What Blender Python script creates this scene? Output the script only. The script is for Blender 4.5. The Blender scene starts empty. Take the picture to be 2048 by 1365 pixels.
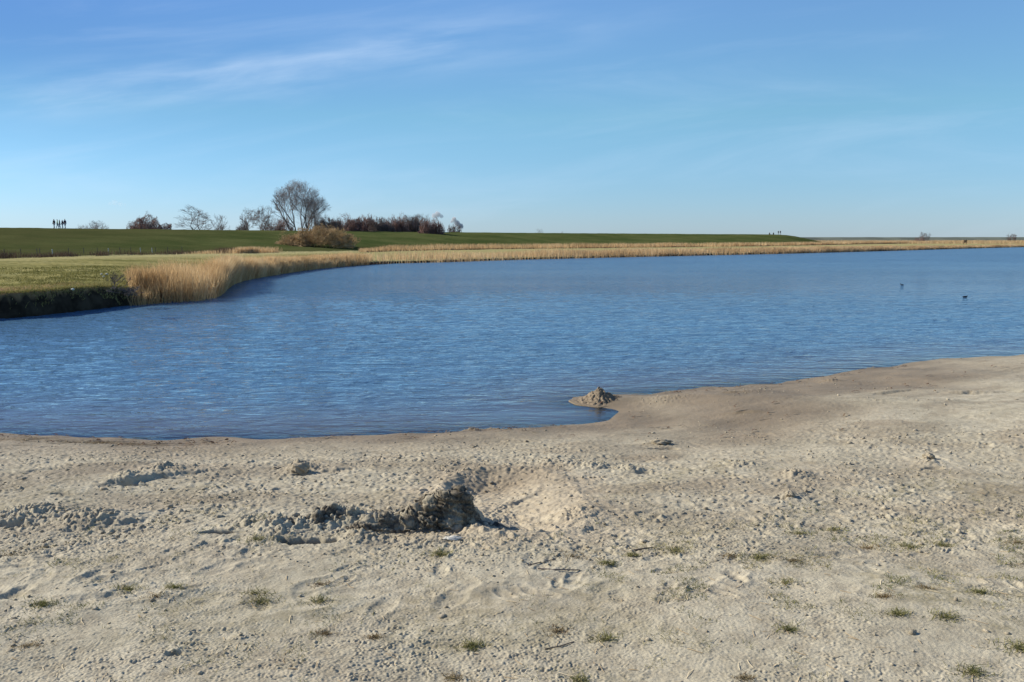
import bpy, math, random
import numpy as np
from mathutils import Vector, Matrix

random.seed(7)
rng = np.random.default_rng(11)
scn = bpy.context.scene
col = scn.collection

# ------------------------------------------------------------------ camera
CAMH = 2.6                       # eye height above the lake surface
FPX = 1593.0                     # focal length in pixels of a 2048 wide picture
PITCH = math.atan((682.5 - 478.0) / FPX)
cam_d = bpy.data.cameras.new('camera')
cam_d.sensor_width = 36.0
cam_d.lens = 36.0 * FPX / 2048.0
cam_d.clip_start = 0.05
cam_d.clip_end = 20000
cam = bpy.data.objects.new('camera', cam_d)
cam.location = (0, 0, CAMH)
cam.rotation_euler = (math.radians(90) - PITCH, 0, 0)
col.objects.link(cam)
scn.camera = cam

# ------------------------------------------------------------------ light
SUN_AZ = math.radians(-74)       # left of the view direction
SUN_EL = math.radians(30)
scn.view_settings.view_transform = 'Standard'
scn.view_settings.look = 'None'
scn.view_settings.gamma = 1
scn.view_settings.exposure = 0.6
world = bpy.data.worlds.new("World")
scn.world = world
world.use_nodes = True


def build_world():
    nt = world.node_tree
    nt.nodes.clear()
    N, L = nt.nodes.new, nt.links.new
    out = N('ShaderNodeOutputWorld')
    bg = N('ShaderNodeBackground')
    bg.inputs['Strength'].default_value = 0.105
    sky = N('ShaderNodeTexSky')
    sky.sky_type = 'NISHITA'
    sky.sun_disc = False
    sky.sun_elevation = SUN_EL
    sky.sun_rotation = SUN_AZ
    sky.altitude = 0
    sky.air_density = 1.0
    sky.dust_density = 0.0
    sky.ozone_density = 3.2
    tc = N('ShaderNodeTexCoord')
    sep = N('ShaderNodeSeparateXYZ')
    L(tc.outputs['Generated'], sep.inputs[0])

    def M(op, a, b=None, clamp=False):
        n = N('ShaderNodeMath')
        n.operation = op
        n.use_clamp = clamp
        for i, v in enumerate((a, b)):
            if v is None:
                continue
            if isinstance(v, (int, float)):
                n.inputs[i].default_value = v
            else:
                L(v, n.inputs[i])
        return n.outputs[0]
    yy = M('MAXIMUM', sep.outputs[1], 0.05)
    u = M('DIVIDE', sep.outputs[0], yy)
    w = M('DIVIDE', sep.outputs[2], yy)
    # streaks rise gently to the right
    a = M('ADD', M('MULTIPLY', u, 0.993), M('MULTIPLY', w, 0.119))
    b = M('SUBTRACT', M('MULTIPLY', w, 0.993), M('MULTIPLY', u, 0.119))
    cmb = N('ShaderNodeCombineXYZ')
    L(M('MULTIPLY', a, 1.0), cmb.inputs[0])
    L(M('MULTIPLY', b, 6.5), cmb.inputs[1])

    def noise(scale, detail, rough, dist=0.0, off=0.0):
        n = N('ShaderNodeTexNoise')
        n.inputs['Scale'].default_value = scale
        n.inputs['Detail'].default_value = detail
        n.inputs['Roughness'].default_value = rough
        n.inputs['Distortion'].default_value = dist
        mp = N('ShaderNodeMapping')
        mp.inputs['Location'].default_value = (off, off * 1.7, 0)
        L(cmb.outputs[0], mp.inputs[0])
        L(mp.outputs[0], n.inputs[0])
        return n.outputs[0]

    def ramp(x, lo, hi):
        n = N('ShaderNodeMapRange')
        n.interpolation_type = 'SMOOTHSTEP'
        n.inputs['From Min'].default_value = lo
        n.inputs['From Max'].default_value = hi
        L(x, n.inputs['Value'])
        return n.outputs[0]
    n1 = noise(2.2, 7, 0.6, 0.6, 3.1)
    n2 = noise(5.0, 5, 0.55, 0.3, 8.2)
    # main wisp: centre line b = c
    wob = M('MULTIPLY', M('SUBTRACT', noise(1.6, 2, 0.5, 0, 1.0), 0.5), 0.025)
    band = M('ABSOLUTE', M('SUBTRACT', M('ADD', b, wob), 0.241))
    bandm = M('SUBTRACT', 1.0, ramp(band, 0.0, 0.055))
    ends = M('MULTIPLY', ramp(a, -0.66, -0.52), M('SUBTRACT', 1.0, ramp(a, -0.15, 0.30)))
    wisp = M('MULTIPLY', M('MULTIPLY', bandm, ends), ramp(n2, 0.30, 0.85))
    # broad faint veils
    veil = M('MULTIPLY', ramp(n1, 0.46, 0.80), 0.16)
    low = M('MULTIPLY', M('SUBTRACT', 1.0, ramp(w, 0.0, 0.10)), 0.02)
    tot = M('ADD', M('ADD', M('MULTIPLY', wisp, 0.40), veil), low, True)
    mix = N('ShaderNodeMix')
    mix.data_type = 'RGBA'
    L(tot, mix.inputs['Factor'])
    tint = N('ShaderNodeMix')
    tint.data_type = 'RGBA'
    tint.blend_type = 'MULTIPLY'
    tint.inputs['Factor'].default_value = 1.0
    L(sky.outputs[0], tint.inputs['A'])
    tr = N('ShaderNodeValToRGB')
    tr.color_ramp.elements[0].position = 0.0
    tr.color_ramp.elements[0].color = (0.37, 0.515, 0.86, 1)
    tr.color_ramp.elements[1].position = 0.80
    tr.color_ramp.elements[1].color = (0.76, 0.93, 1.10, 1)
    for ps, cc in ((0.35, (0.58, 0.79, 0.83, 1)), (0.06, (0.42, 0.56, 0.84, 1))):
        e = tr.color_ramp.elements.new(ps)
        e.color = cc
    L(M('MULTIPLY', sep.outputs[2], 2.4, True), tr.inputs[0])
    lr = N('ShaderNodeMix')
    lr.data_type = 'RGBA'
    lr.blend_type = 'MULTIPLY'
    L(M('MULTIPLY', ramp(u, 0.25, -0.75), ramp(sep.outputs[2], 0.0, 0.22)), lr.inputs['Factor'])
    L(tr.outputs[0], lr.inputs['A'])
    lr.inputs['B'].default_value = (0.50, 0.54, 0.66, 1)
    L(lr.outputs['Result'], tint.inputs['B'])
    L(tint.outputs['Result'], mix.inputs['A'])
    mix.inputs['B'].default_value = (4.6, 5.6, 6.9, 1)
    L(mix.outputs['Result'], bg.inputs['Color'])
    L(bg.outputs[0], out.inputs[0])


build_world()
sun_d = bpy.data.lights.new('sun', 'SUN')
sun_d.energy = 4.5
sun_d.angle = math.radians(0.5)
sun_d.color = (1.0, 0.955, 0.86)
sun = bpy.data.objects.new('sun', sun_d)
SUNV = Vector((math.cos(SUN_EL) * math.sin(SUN_AZ), math.cos(SUN_EL) * math.cos(SUN_AZ), math.sin(SUN_EL)))
sun.rotation_euler = (-SUNV).to_track_quat('-Z', 'Y').to_euler()
sun.location = (-20, 5, 20)
col.objects.link(sun)


# ------------------------------------------------------------------ helpers
def ray(px, py):
    dx, dy = (px - 1024) / FPX, (682.5 - py) / FPX
    cp, sp = math.cos(PITCH), math.sin(PITCH)
    return (dx, cp + dy * sp, -sp + dy * cp)


def at_z(px, py, z=0.0):
    d = ray(px, py)
    t = (z - CAMH) / d[2]
    return (d[0] * t, d[1] * t, z)


def at_y(px, py, Y):
    d = ray(px, py)
    t = Y / d[1]
    return (d[0] * t, Y, CAMH + d[2] * t)


PERM = rng.permutation(4096).astype(np.int64)
GANG = rng.random(4096) * 2 * np.pi
GX, GY = np.cos(GANG), np.sin(GANG)


def perlin(x, y, seed=0):
    x = np.asarray(x, float) + seed * 17.31
    y = np.asarray(y, float) + seed * 9.77
    xi = np.floor(x).astype(np.int64)
    yi = np.floor(y).astype(np.int64)
    xf, yf = x - xi, y - yi
    u = xf * xf * xf * (xf * (xf * 6 - 15) + 10)
    v = yf * yf * yf * (yf * (yf * 6 - 15) + 10)

    def g(ix, iy, fx, fy):
        h = PERM[(PERM[ix & 4095] + iy) & 4095]
        return GX[h] * fx + GY[h] * fy
    a = g(xi, yi, xf, yf)
    b = g(xi + 1, yi, xf - 1, yf)
    c = g(xi, yi + 1, xf, yf - 1)
    d = g(xi + 1, yi + 1, xf - 1, yf - 1)
    return ((a + u * (b - a)) + v * ((c + u * (d - c)) - (a + u * (b - a)))) * 1.5


def fbm(x, y, octs=4, gain=0.5, seed=0):
    s, a = 0, 1.0
    for k in range(octs):
        s = s + a * perlin(x * 2 ** k, y * 2 ** k, seed + k * 3)
        a *= gain
    return s


def sstep(x, lo, hi):
    t = np.clip((x - lo) / (hi - lo), 0, 1)
    return t * t * (3 - 2 * t)


def chaikin(P, n=2, closed=False):
    P = np.array(P, float)
    for _ in range(n):
        A = P
        B = np.roll(P, -1, 0)
        if not closed:
            A, B = P[:-1], P[1:]
        Q = np.empty((len(A) * 2, P.shape[1]))
        Q[0::2] = A * .75 + B * .25
        Q[1::2] = A * .25 + B * .75
        if not closed:
            Q = np.vstack([P[:1], Q, P[-1:]])
        P = Q
    return P


def poly_dist(x, y, P, closed=True):
    """unsigned distance to a polyline, and inside flag when closed"""
    d2 = np.full(x.shape, 1e18)
    ins = np.zeros(x.shape, bool)
    n = len(P)
    for i in range(n if closed else n - 1):
        ax, ay = P[i][0], P[i][1]
        bx, by = P[(i + 1) % n][0], P[(i + 1) % n][1]
        ex, ey = bx - ax, by - ay
        L2 = ex * ex + ey * ey + 1e-12
        t = np.clip(((x - ax) * ex + (y - ay) * ey) / L2, 0, 1)
        dd = (x - ax - t * ex) ** 2 + (y - ay - t * ey) ** 2
        np.minimum(d2, dd, out=d2)
        if closed and ay != by:
            c = (ay > y) != (by > y)
            ins ^= c & (x < (bx - ax) * (y - ay) / (by - ay) + ax)
    return np.sqrt(d2), ins


def tag(o, label=None, cat=None, group=None, kind=None):
    if label:
        o['label'] = label
    if cat:
        o['category'] = cat
    if group:
        o['group'] = group
    if kind:
        o['kind'] = kind
    return o


def mesh_np(name, V, F, mat=None, smooth=False, attrs=None, parent=None):
    """V (n,3); F (m,k) equal-sized faces"""
    me = bpy.data.meshes.new(name)
    V = np.asarray(V, np.float32)
    F = np.asarray(F, np.int32)
    k = F.shape[1]
    me.vertices.add(len(V))
    me.vertices.foreach_set('co', V.ravel())
    me.loops.add(F.size)
    me.loops.foreach_set('vertex_index', F.ravel())
    me.polygons.add(len(F))
    me.polygons.foreach_set('loop_start', np.arange(0, F.size, k, dtype=np.int32))
    me.polygons.foreach_set('loop_total', np.full(len(F), k, np.int32))
    if smooth:
        me.polygons.foreach_set('use_smooth', np.ones(len(F), bool))
    me.update(calc_edges=True)
    for an, av in (attrs or {}).items():
        at = me.attributes.new(an, 'FLOAT', 'POINT')
        at.data.foreach_set('value', np.asarray(av, np.float32).ravel())
    o = bpy.data.objects.new(name, me)
    if mat:
        for m in (mat if isinstance(mat, list) else [mat]):
            me.materials.append(m)
    if parent:
        o.parent = parent
    col.objects.link(o)
    return o


def grid_faces(nr, nc):
    i = np.arange(nr - 1)[:, None] * nc + np.arange(nc - 1)[None, :]
    i = i.ravel()
    return np.stack([i, i + 1, i + nc + 1, i + nc], 1)


def empty(name, loc=(0, 0, 0), rz=0.0):
    o = bpy.data.objects.new(name, None)
    o.location = loc
    o.rotation_euler = (0, 0, rz)
    o.empty_display_size = 0.2
    col.objects.link(o)
    return o


# ------------------------------------------------------------------ materials
class Mat:
    def __init__(self, name):
        self.m = bpy.data.materials.new(name)
        self.m.use_nodes = True
        self.nt = self.m.node_tree
        self.nt.nodes.clear()
        self.out = self.N('ShaderNodeOutputMaterial')

    def N(self, t):
        return self.nt.nodes.new(t)

    def L(self, a, b):
        self.nt.links.new(a, b)

    def set(self, sock, v):
        if isinstance(v, (int, float)):
            sock.default_value = v
        elif isinstance(v, tuple):
            sock.default_value = v if len(v) != 3 or sock.type == 'VECTOR' else (*v, 1)
        else:
            self.L(v, sock)

    def math(self, op, a, b=None, clamp=False):
        n = self.N('ShaderNodeMath')
        n.operation = op
        n.use_clamp = clamp
        self.set(n.inputs[0], a)
        if b is not None:
            self.set(n.inputs[1], b)
        return n.outputs[0]

    def pos(self, scale=(1, 1, 1), rot=(0, 0, 0), loc=(0, 0, 0)):
        g = self.N('ShaderNodeNewGeometry')
        mp = self.N('ShaderNodeMapping')
        mp.inputs['Scale'].default_value = scale
        mp.inputs['Rotation'].default_value = rot
        mp.inputs['Location'].default_value = loc
        self.L(g.outputs['Position'], mp.inputs[0])
        return mp.outputs[0]

    def noise(self, vec, scale, detail=4, rough=0.55, dist=0.0):
        n = self.N('ShaderNodeTexNoise')
        n.inputs['Scale'].default_value = scale
        n.inputs['Detail'].default_value = detail
        n.inputs['Roughness'].default_value = rough
        n.inputs['Distortion'].default_value = dist
        self.L(vec, n.inputs['Vector'])
        return n.outputs[0]

    def rng(self, x, a, b, c=0.0, d=1.0, smooth=True):
        n = self.N('ShaderNodeMapRange')
        if smooth:
            n.interpolation_type = 'SMOOTHSTEP'
        n.inputs['From Min'].default_value = a
        n.inputs['From Max'].default_value = b
        n.inputs['To Min'].default_value = c
        n.inputs['To Max'].default_value = d
        self.L(x, n.inputs['Value'])
        return n.outputs[0]

    def mix(self, f, a, b, blend='MIX'):
        n = self.N('ShaderNodeMix')
        n.data_type = 'RGBA'
        n.blend_type = blend
        self.set(n.inputs['Factor'], f)
        self.set(n.inputs['A'], a)
        self.set(n.inputs['B'], b)
        return n.outputs['Result']

    def attr(self, name):
        n = self.N('ShaderNodeAttribute')
        n.attribute_name = name
        return n.outputs['Fac']

    def bump(self, h, strength=0.5, dist=0.01, normal=None):
        n = self.N('ShaderNodeBump')
        n.inputs['Strength'].default_value = strength
        n.inputs['Distance'].default_value = dist
        self.L(h, n.inputs['Height'])
        if normal is not None:
            self.L(normal, n.inputs['Normal'])
        return n.outputs[0]

    def princ(self, color, rough=0.9, normal=None, spec=0.25):
        p = self.N('ShaderNodeBsdfPrincipled')
        self.set(p.inputs['Base Color'], color)
        self.set(p.inputs['Roughness'], rough)
        self.set(p.inputs['Specular IOR Level'], spec)
        if normal is not None:
            self.L(normal, p.inputs['Normal'])
        self.L(p.outputs[0], self.out.inputs[0])
        return p


def simple_mat(name, color, rough=0.8, var=0.25, scale=8.0):
    m = Mat(name)
    n = m.noise(m.pos(), scale, 4)
    c = m.mix(m.rng(n, 0.3, 0.7), tuple(v * (1 - var) for v in color), tuple(min(1, v * (1 + var)) for v in color))
    m.princ(c, rough)
    return m.m


def sand_material():
    m = Mat('sand')
    p = m.pos()
    wet = m.attr('wet')
    crust = m.attr('crust')
    tone = m.attr('tone')
    n1 = m.noise(p, 1.3, 5, 0.6)
    n2 = m.noise(p, 9, 6, 0.65)
    n3 = m.noise(p, 60, 5, 0.7)
    n4 = m.noise(p, 280, 3, 0.7)
    dry = m.mix(m.rng(n1, 0.3, 0.7), (0.495, 0.432, 0.306), (0.385, 0.334, 0.230))
    dry = m.mix(m.rng(n2, 0.38, 0.70, 0, 0.7), dry, (0.255, 0.21, 0.14))
    dry = m.mix(m.rng(n3, 0.45, 0.75, 0, 0.5), dry, (0.56, 0.49, 0.36))
    dry = m.mix(m.rng(n4, 0.50, 0.70, 0, 0.55), dry, (0.20, 0.175, 0.135))
    dry = m.mix(m.math('MULTIPLY', crust, m.math('MULTIPLY', m.rng(n2, 0.35, 0.6), m.rng(n3, 0.35, 0.65))), dry, (0.24, 0.205, 0.115))
    dry = m.mix(m.rng(tone, 0.0, 1.0, 0, 0.45), dry, (0.45, 0.35, 0.23))
    wetc = m.mix(m.rng(n1, 0.3, 0.7), (0.245, 0.184, 0.114), (0.165, 0.125, 0.078))
    wetc = m.mix(m.rng(n3, 0.5, 0.75, 0, 0.5), wetc, (0.13, 0.10, 0.07))
    c = m.mix(wet, dry, wetc)
    c = m.mix(m.math('MULTIPLY', m.attr('clay'), m.rng(n3, 0.3, 0.6, 0.7, 1.0)), c, (0.055, 0.05, 0.042))  # near-black tone: clay colour with the shade of face and hollows painted in
    hb = m.math('ADD', m.math('MULTIPLY', n3, 0.7), m.math('MULTIPLY', n4, 0.3))
    nb = m.bump(hb, 0.6, 0.010)
    m.princ(c, m.math('SUBTRACT', 0.95, m.math('MULTIPLY', wet, 0.3)), nb, 0.2)
    return m.m


SAND = sand_material()


def clod_material():
    m = Mat('clod_sand')
    r = m.attr('rnd')
    n = m.noise(m.pos(), 90, 4, 0.6)
    c = m.mix(r, (0.27, 0.225, 0.155), (0.46, 0.39, 0.275))
    c = m.mix(m.rng(n, 0.4, 0.7, 0, 0.5), c, (0.20, 0.17, 0.125))
    m.princ(c, 0.95, m.bump(n, 0.6, 0.01), 0.15)
    return m.m


CLOD = clod_material()


def blade_material(name, ca, cb, cc, trans=0.25):
    """thin leaves/stalks, colour varies per blade"""
    m = Mat(name)
    r = m.attr('rnd')
    cr = m.N('ShaderNodeValToRGB')
    cr.color_ramp.elements[0].color = (*ca, 1)
    cr.color_ramp.elements[1].color = (*cc, 1)
    e = cr.color_ramp.elements.new(0.5)
    e.color = (*cb, 1)
    m.L(r, cr.inputs[0])
    n = m.noise(m.pos(), 0.35, 3)
    c = m.mix(m.rng(n, 0.35, 0.65, 0.0, 0.35), cr.outputs[0], tuple(0.62 * v for v in cb))
    d = m.N('ShaderNodeBsdfDiffuse')
    t = m.N('ShaderNodeBsdfTranslucent')
    m.L(c, d.inputs[0])
    m.L(c, t.inputs[0])
    ms = m.N('ShaderNodeMixShader')
    ms.inputs[0].default_value = trans
    m.L(d.outputs[0], ms.inputs[1])
    m.L(t.outputs[0], ms.inputs[2])
    m.L(ms.outputs[0], m.out.inputs[0])
    return m.m


REED = blade_material('reed_straw', (0.44, 0.285, 0.135), (0.65, 0.44, 0.215), (0.77, 0.59, 0.34), 0.45)
REED_FAR = blade_material('reed_straw_pale', (0.42, 0.27, 0.14), (0.62, 0.43, 0.23), (0.74, 0.56, 0.33), 0.45)
GRASS = blade_material('tuft_grass', (0.12, 0.13, 0.04), (0.22, 0.21, 0.08), (0.50, 0.42, 0.24), 0.3)
GRASSDRY = blade_material('tuft_dry', (0.16, 0.09, 0.05), (0.25, 0.19, 0.10), (0.46, 0.38, 0.22), 0.2)
MEADOWBL = blade_material('meadow_blades', (0.13, 0.125, 0.035), (0.24, 0.22, 0.07), (0.42, 0.36, 0.15), 0.25)
WEED = blade_material('dry_weeds', (0.09, 0.055, 0.04), (0.16, 0.10, 0.07), (0.24, 0.18, 0.11), 0.1)
LITTER = blade_material('straw_litter', (0.26, 0.18, 0.10), (0.45, 0.34, 0.20), (0.72, 0.62, 0.42), 0.0)


def meadow_material():
    m = Mat('meadow_grass')
    p = m.pos((1, 1, 1))
    ps = m.pos((0.35, 1.0, 1), (0, 0, 0.45))
    n1 = m.noise(ps, 0.22, 5, 0.6)
    n2 = m.noise(p, 1.6, 6, 0.65)
    n3 = m.noise(ps, 0.6, 4, 0.6)
    pale = m.attr('pale')
    soil = m.attr('soil')
    brown = m.attr('brown')
    c = m.mix(m.rng(n1, 0.35, 0.65), (0.150, 0.142, 0.046), (0.285, 0.245, 0.095))
    c = m.mix(m.rng(n2, 0.45, 0.72, 0, 0.85), c, (0.082, 0.078, 0.028))
    c = m.mix(m.rng(n3, 0.50, 0.70, 0, 0.55), c, (0.36, 0.32, 0.15))
    c = m.mix(brown, c, (0.26, 0.17, 0.085))
    c = m.mix(m.math('MULTIPLY', pale, m.rng(n2, 0.2, 0.6, 0.5, 1.0)), c, (0.37, 0.32, 0.15))
    c = m.mix(soil, c, m.mix(m.rng(n2, .35, .7), (0.020, 0.016, 0.012), (0.055, 0.044, 0.03)))
    nb = m.bump(n2, 0.8, 0.12)
    m.princ(c, 1.0, nb, 0.0)
    return m.m


def dyke_material():
    m = Mat('dyke_grass')
    p = m.pos()
    ps = m.pos((0.5, 0.5, 2.5), (0, 0, -0.5))
    n1 = m.noise(p, 0.09, 5, 0.65)
    n2 = m.noise(ps, 0.5, 6, 0.65)
    n3 = m.noise(p, 3.0, 4, 0.7)
    olive = m.attr('olive')
    c = m.mix(m.rng(n1, 0.35, 0.65), (0.050, 0.070, 0.021), (0.100, 0.110, 0.039))
    c = m.mix(m.rng(n2, 0.42, 0.72, 0, 0.6), c, (0.090, 0.088, 0.032))
    c = m.mix(m.rng(n3, 0.5, 0.7, 0, 0.5), c, (0.026, 0.032, 0.008))
    c = m.mix(m.math('MULTIPLY', olive, 0.75), c, (0.066, 0.062, 0.025))
    m.princ(c, 1.0, m.bump(n3, 0.6, 0.1), 0.0)
    return m.m


def far_ground_material():
    m = Mat('rough_pasture')
    p = m.pos()
    n1 = m.noise(p, 0.03, 5, 0.6)
    n2 = m.noise(p, 0.4, 5, 0.6)
    c = m.mix(m.rng(n1, 0.35, 0.65), (0.26, 0.20, 0.10), (0.18, 0.16, 0.065))
    c = m.mix(m.rng(n2, 0.45, 0.7, 0, 0.6), c, (0.12, 0.11, 0.05))
    m.princ(c, 0.95, None, 0.1)
    return m.m


def water_material():
    m = Mat('lake_water')
    near = m.attr('calm')
    p1 = m.pos((0.42, 1.15, 1), (0, 0, 0.10))
    p2 = m.pos((0.45, 1.1, 1), (0, 0, -0.15))
    a = m.noise(p1, 4.6, 3, 0.5, 0.5)
    b = m.noise(p2, 1.45, 3, 0.5, 0.4)
    c = m.noise(p2, 13.0, 3, 0.55, 0.2)
    gust = m.rng(m.noise(m.pos((0.35, 1, 1)), 0.09, 3, 0.6), 0.3, 0.7, 0.72, 1.2)
    h = m.math('ADD', m.math('MULTIPLY', a, 0.095), m.math('MULTIPLY', b, 0.13))
    h = m.math('ADD', h, m.math('MULTIPLY', c, 0.016))
    d = m.noise(p2, 0.42, 3, 0.6, 0.3)
    h = m.math('ADD', h, m.math('MULTIPLY', m.math('MULTIPLY', d, m.attr('open')), 0.55))
    h = m.math('MULTIPLY', h, m.math('MULTIPLY', gust, near))
    nb = m.bump(h, 1.0, 1.0)
    fr = m.N('ShaderNodeFresnel')
    fr.inputs['IOR'].default_value = 1.333
    m.L(nb, fr.inputs['Normal'])
    gl = m.N('ShaderNodeBsdfGlossy')
    gl.inputs['Color'].default_value = (0.86, 0.94, 1.0, 1)
    m.L(m.math('ADD', 0.035, m.math('MULTIPLY', m.attr('open'), 0.16)), gl.inputs['Roughness'])
    m.L(nb, gl.inputs['Normal'])
    df = m.N('ShaderNodeBsdfDiffuse')
    m.L(m.mix(m.attr('clear'), (0.21, 0.19, 0.18), (0.070, 0.145, 0.228)), df.inputs['Color'])
    m.L(nb, df.inputs['Normal'])
    tr = m.N('ShaderNodeBsdfTransparent')
    tr.inputs['Color'].default_value = (0.80, 0.76, 0.70, 1)
    body = m.N('ShaderNodeMixShader')
    m.L(m.attr('deep'), body.inputs[0])
    m.L(tr.outputs[0], body.inputs[1])
    m.L(df.outputs[0], body.inputs[2])
    ms = m.N('ShaderNodeMixShader')
    m.L(m.math('MULTIPLY', fr.outputs[0], m.math('SUBTRACT', m.rng(near, 0.3, 1.0, 1.0, 0.86), m.math('MULTIPLY', m.attr('open'), 0.30)), True), ms.inputs[0])
    m.L(body.outputs[0], ms.inputs[1])
    m.L(gl.outputs[0], ms.inputs[2])
    m.L(ms.outputs[0], m.out.inputs[0])
    return m.m


MEADOW = meadow_material()
DYKE = dyke_material()
FARG = far_ground_material()
WATER = water_material()

# ------------------------------------------------------------------ near shoreline and beach height
near_px = [(-900, 862), (-300, 868), (0, 868), (150, 874), (300, 879), (500, 879), (650, 875), (800, 868), (950, 863),
           (1100, 856), (1200, 846), (1232, 836), (1240, 828), (1226, 820), (1185, 814), (1150, 810), (1135, 807),
           (1160, 800), (1200, 792), (1240, 788), (1300, 785), (1400, 778), (1500, 771), (1600, 762), (1700, 745),
           (1800, 728), (1900, 716), (2048, 710), (2300, 704), (2700, 700)]
near_w = [at_z(a, b)[:2] for a, b in near_px]
near_w = [(-60, 13)] + [tuple(q) for q in near_w] + [(60, 20), (200, 8)]
near_s = chaikin(near_w, 2)
beach_poly = np.vstack([near_s, [[200, -200], [-200, -200], [-60, -200]]])


def shore_sd(x, y):
    d, ins = poly_dist(x, y, beach_poly)
    wob = 0.07 * perlin(x * 1.1, y * 1.1, 5) + 0.035 * perlin(x * 3.7, y * 3.7, 6)
    return np.where(ins, d, -d) + wob


def beach_base_sd(sd):
    up = 1.06 * (1 - np.exp(-np.maximum(sd, 0) / 6.5))
    return np.where(sd > 0, up, np.maximum(0.11 * sd, -1.3))


def beach_base(x, y):
    x = np.atleast_1d(np.asarray(x, float))
    y = np.atleast_1d(np.asarray(y, float))
    return beach_base_sd(shore_sd(x, y))


def ground_px(px, py):
    z = 0.5
    for _ in range(25):
        p = at_z(px, py, z)
        z = 0.5 * z + 0.5 * float(beach_base(p[0], p[1])[0])
    return at_z(px, py, z)


# pit rim, spoil, ledges given where they lie on the sand
rim = np.array([ground_px(a, b)[:2] for a, b in
                [(880, 990), (885, 962), (920, 946), (990, 938), (1065, 938), (1125, 953), (1172, 998), (1192, 1038),
                 (1135, 1066), (1040, 1072), (965, 1068), (935, 1056), (905, 1030)]])
rim = chaikin(rim, 1, True)
SP = np.array([ground_px(a, b)[:2] for a, b in [(680, 1060), (740, 1063), (800, 1058), (860, 1058), (905, 1056), (935, 1052), (955, 1045)]])
RXL, RXR = rim[:, 0].min(), rim[:, 0].max()
heaps = [(690, 1045, .14, .07), (640, 1052, .14, .06),
         (560, 1062, .15, .06), (500, 1052, .14, .04), (720, 1075, .12, .04), (1145, 1030, .2, .03), (860, 1082, .15, .015),
         (600, 938, .13, .07), (1320, 888, .2, .025), (1190, 935, .2, .04), (1110, 930, .2, .03), (1590, 955, .14, .04),
         (1855, 925, .11, .022), (330, 945, .2, .05), (250, 960, .15, .04), (60, 1030, .25, .05), (180, 1040, .2, .05),
         (1580, 990, .1, .03), (1480, 930, .2, .03), (1260, 940, .12, .04), (345, 1302, .05, .015), (480, 1265, .05, .012),
         (945, 864, .12, .05), (985, 861, .1, .03), (1660, 762, .18, .05), (1500, 783, .35, .02), (1330, 797, .4, .025),
         (1560, 1125, .05, .01)]
heaps = [(*ground_px(a, b)[:2], r, h) for a, b, r, h in heaps]
hollows = [(615, 1083, .20, .075, .11), (445, 1073, .16, .04, .07), (770, 1048, .13, .06, .09), (700, 1030, .10, .05, .06),
           (350, 1305, .05, .03, .02), (30, 1050, .2, .06, .04), (330, 956, .3, .05, .04), (250, 968, .25, .05, .05),
           (605, 948, .09, .05, .05), (1560, 995, .08, .04, .03), (1330, 897, .2, .05, .04), (1870, 935, .12, .05, .04),
           (1290, 945, .1, .04, .03), (120, 990, .12, .04, .04)]
hollows = [(*ground_px(a, b)[:2], rx, ry, h) for a, b, rx, ry, h in hollows]
ledges = [([(0, 953), (90, 942), (180, 936), (300, 930)], .025), ([(180, 975), (260, 965), (340, 952), (430, 943)], .04),
          ([(560, 952), (600, 946), (700, 940)], .03), ([(1740, 791), (1800, 786), (1850, 781), (1870, 790), (2048, 785), (2300, 780)], .07),
          ([(1440, 787), (1520, 783)], .03), ([(1450, 828), (1530, 825)], .02), ([(150, 1050), (300, 1040)], .03),
          ([(975, 1003), (1010, 992), (1060, 980), (1105, 972)], .022)]
ledges = [(chaikin([ground_px(a, b)[:2] for a, b in L_], 2), h) for L_, h in ledges]
dents = []
for _ in range(450):
    px, py = random.uniform(-100, 2150), random.uniform(840, 1180) ** 1.0
    x, y, z = ground_px(px, py) if False else (None, None, None)
    dents.append((px, py, random.uniform(.05, .12), random.uniform(.003, .009), random.uniform(0, 3.14)))


def rough_map(x, y):
    """how trampled the sand is"""
    r = sstep(y, 4.3, 5.5) * (1 - sstep(y, 8.0, 9.8) * 0.75)
    left = 1 - sstep(x, -1.0, 2.5)
    r = r * (0.55 + 0.45 * left) * (0.55 + 0.9 * np.clip(0.5 + perlin(x * .55, y * .55, 21), 0, 1))
    return np.clip(r * .85 + 0.15, 0, 1)


def wet_map(x, y, sd):
    w = 1 - sstep(sd + 0.5 * perlin(x * .45, y * .9, 31), 0.2, 2.7)
    right = sstep(x, 0.6, 3.0)
    w2 = (1 - sstep(sd + 0.8 * perlin(x * .4, y * .8, 33), 1.8, 4.2)) * 0.95 * right
    dryridge = sstep(x, 7, 11) * sstep(y, 13, 15)
    return np.clip(np.maximum(w, w2 * (1 - .6 * dryridge)) * (1 - 0.45 * dryridge), 0, 1)


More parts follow.
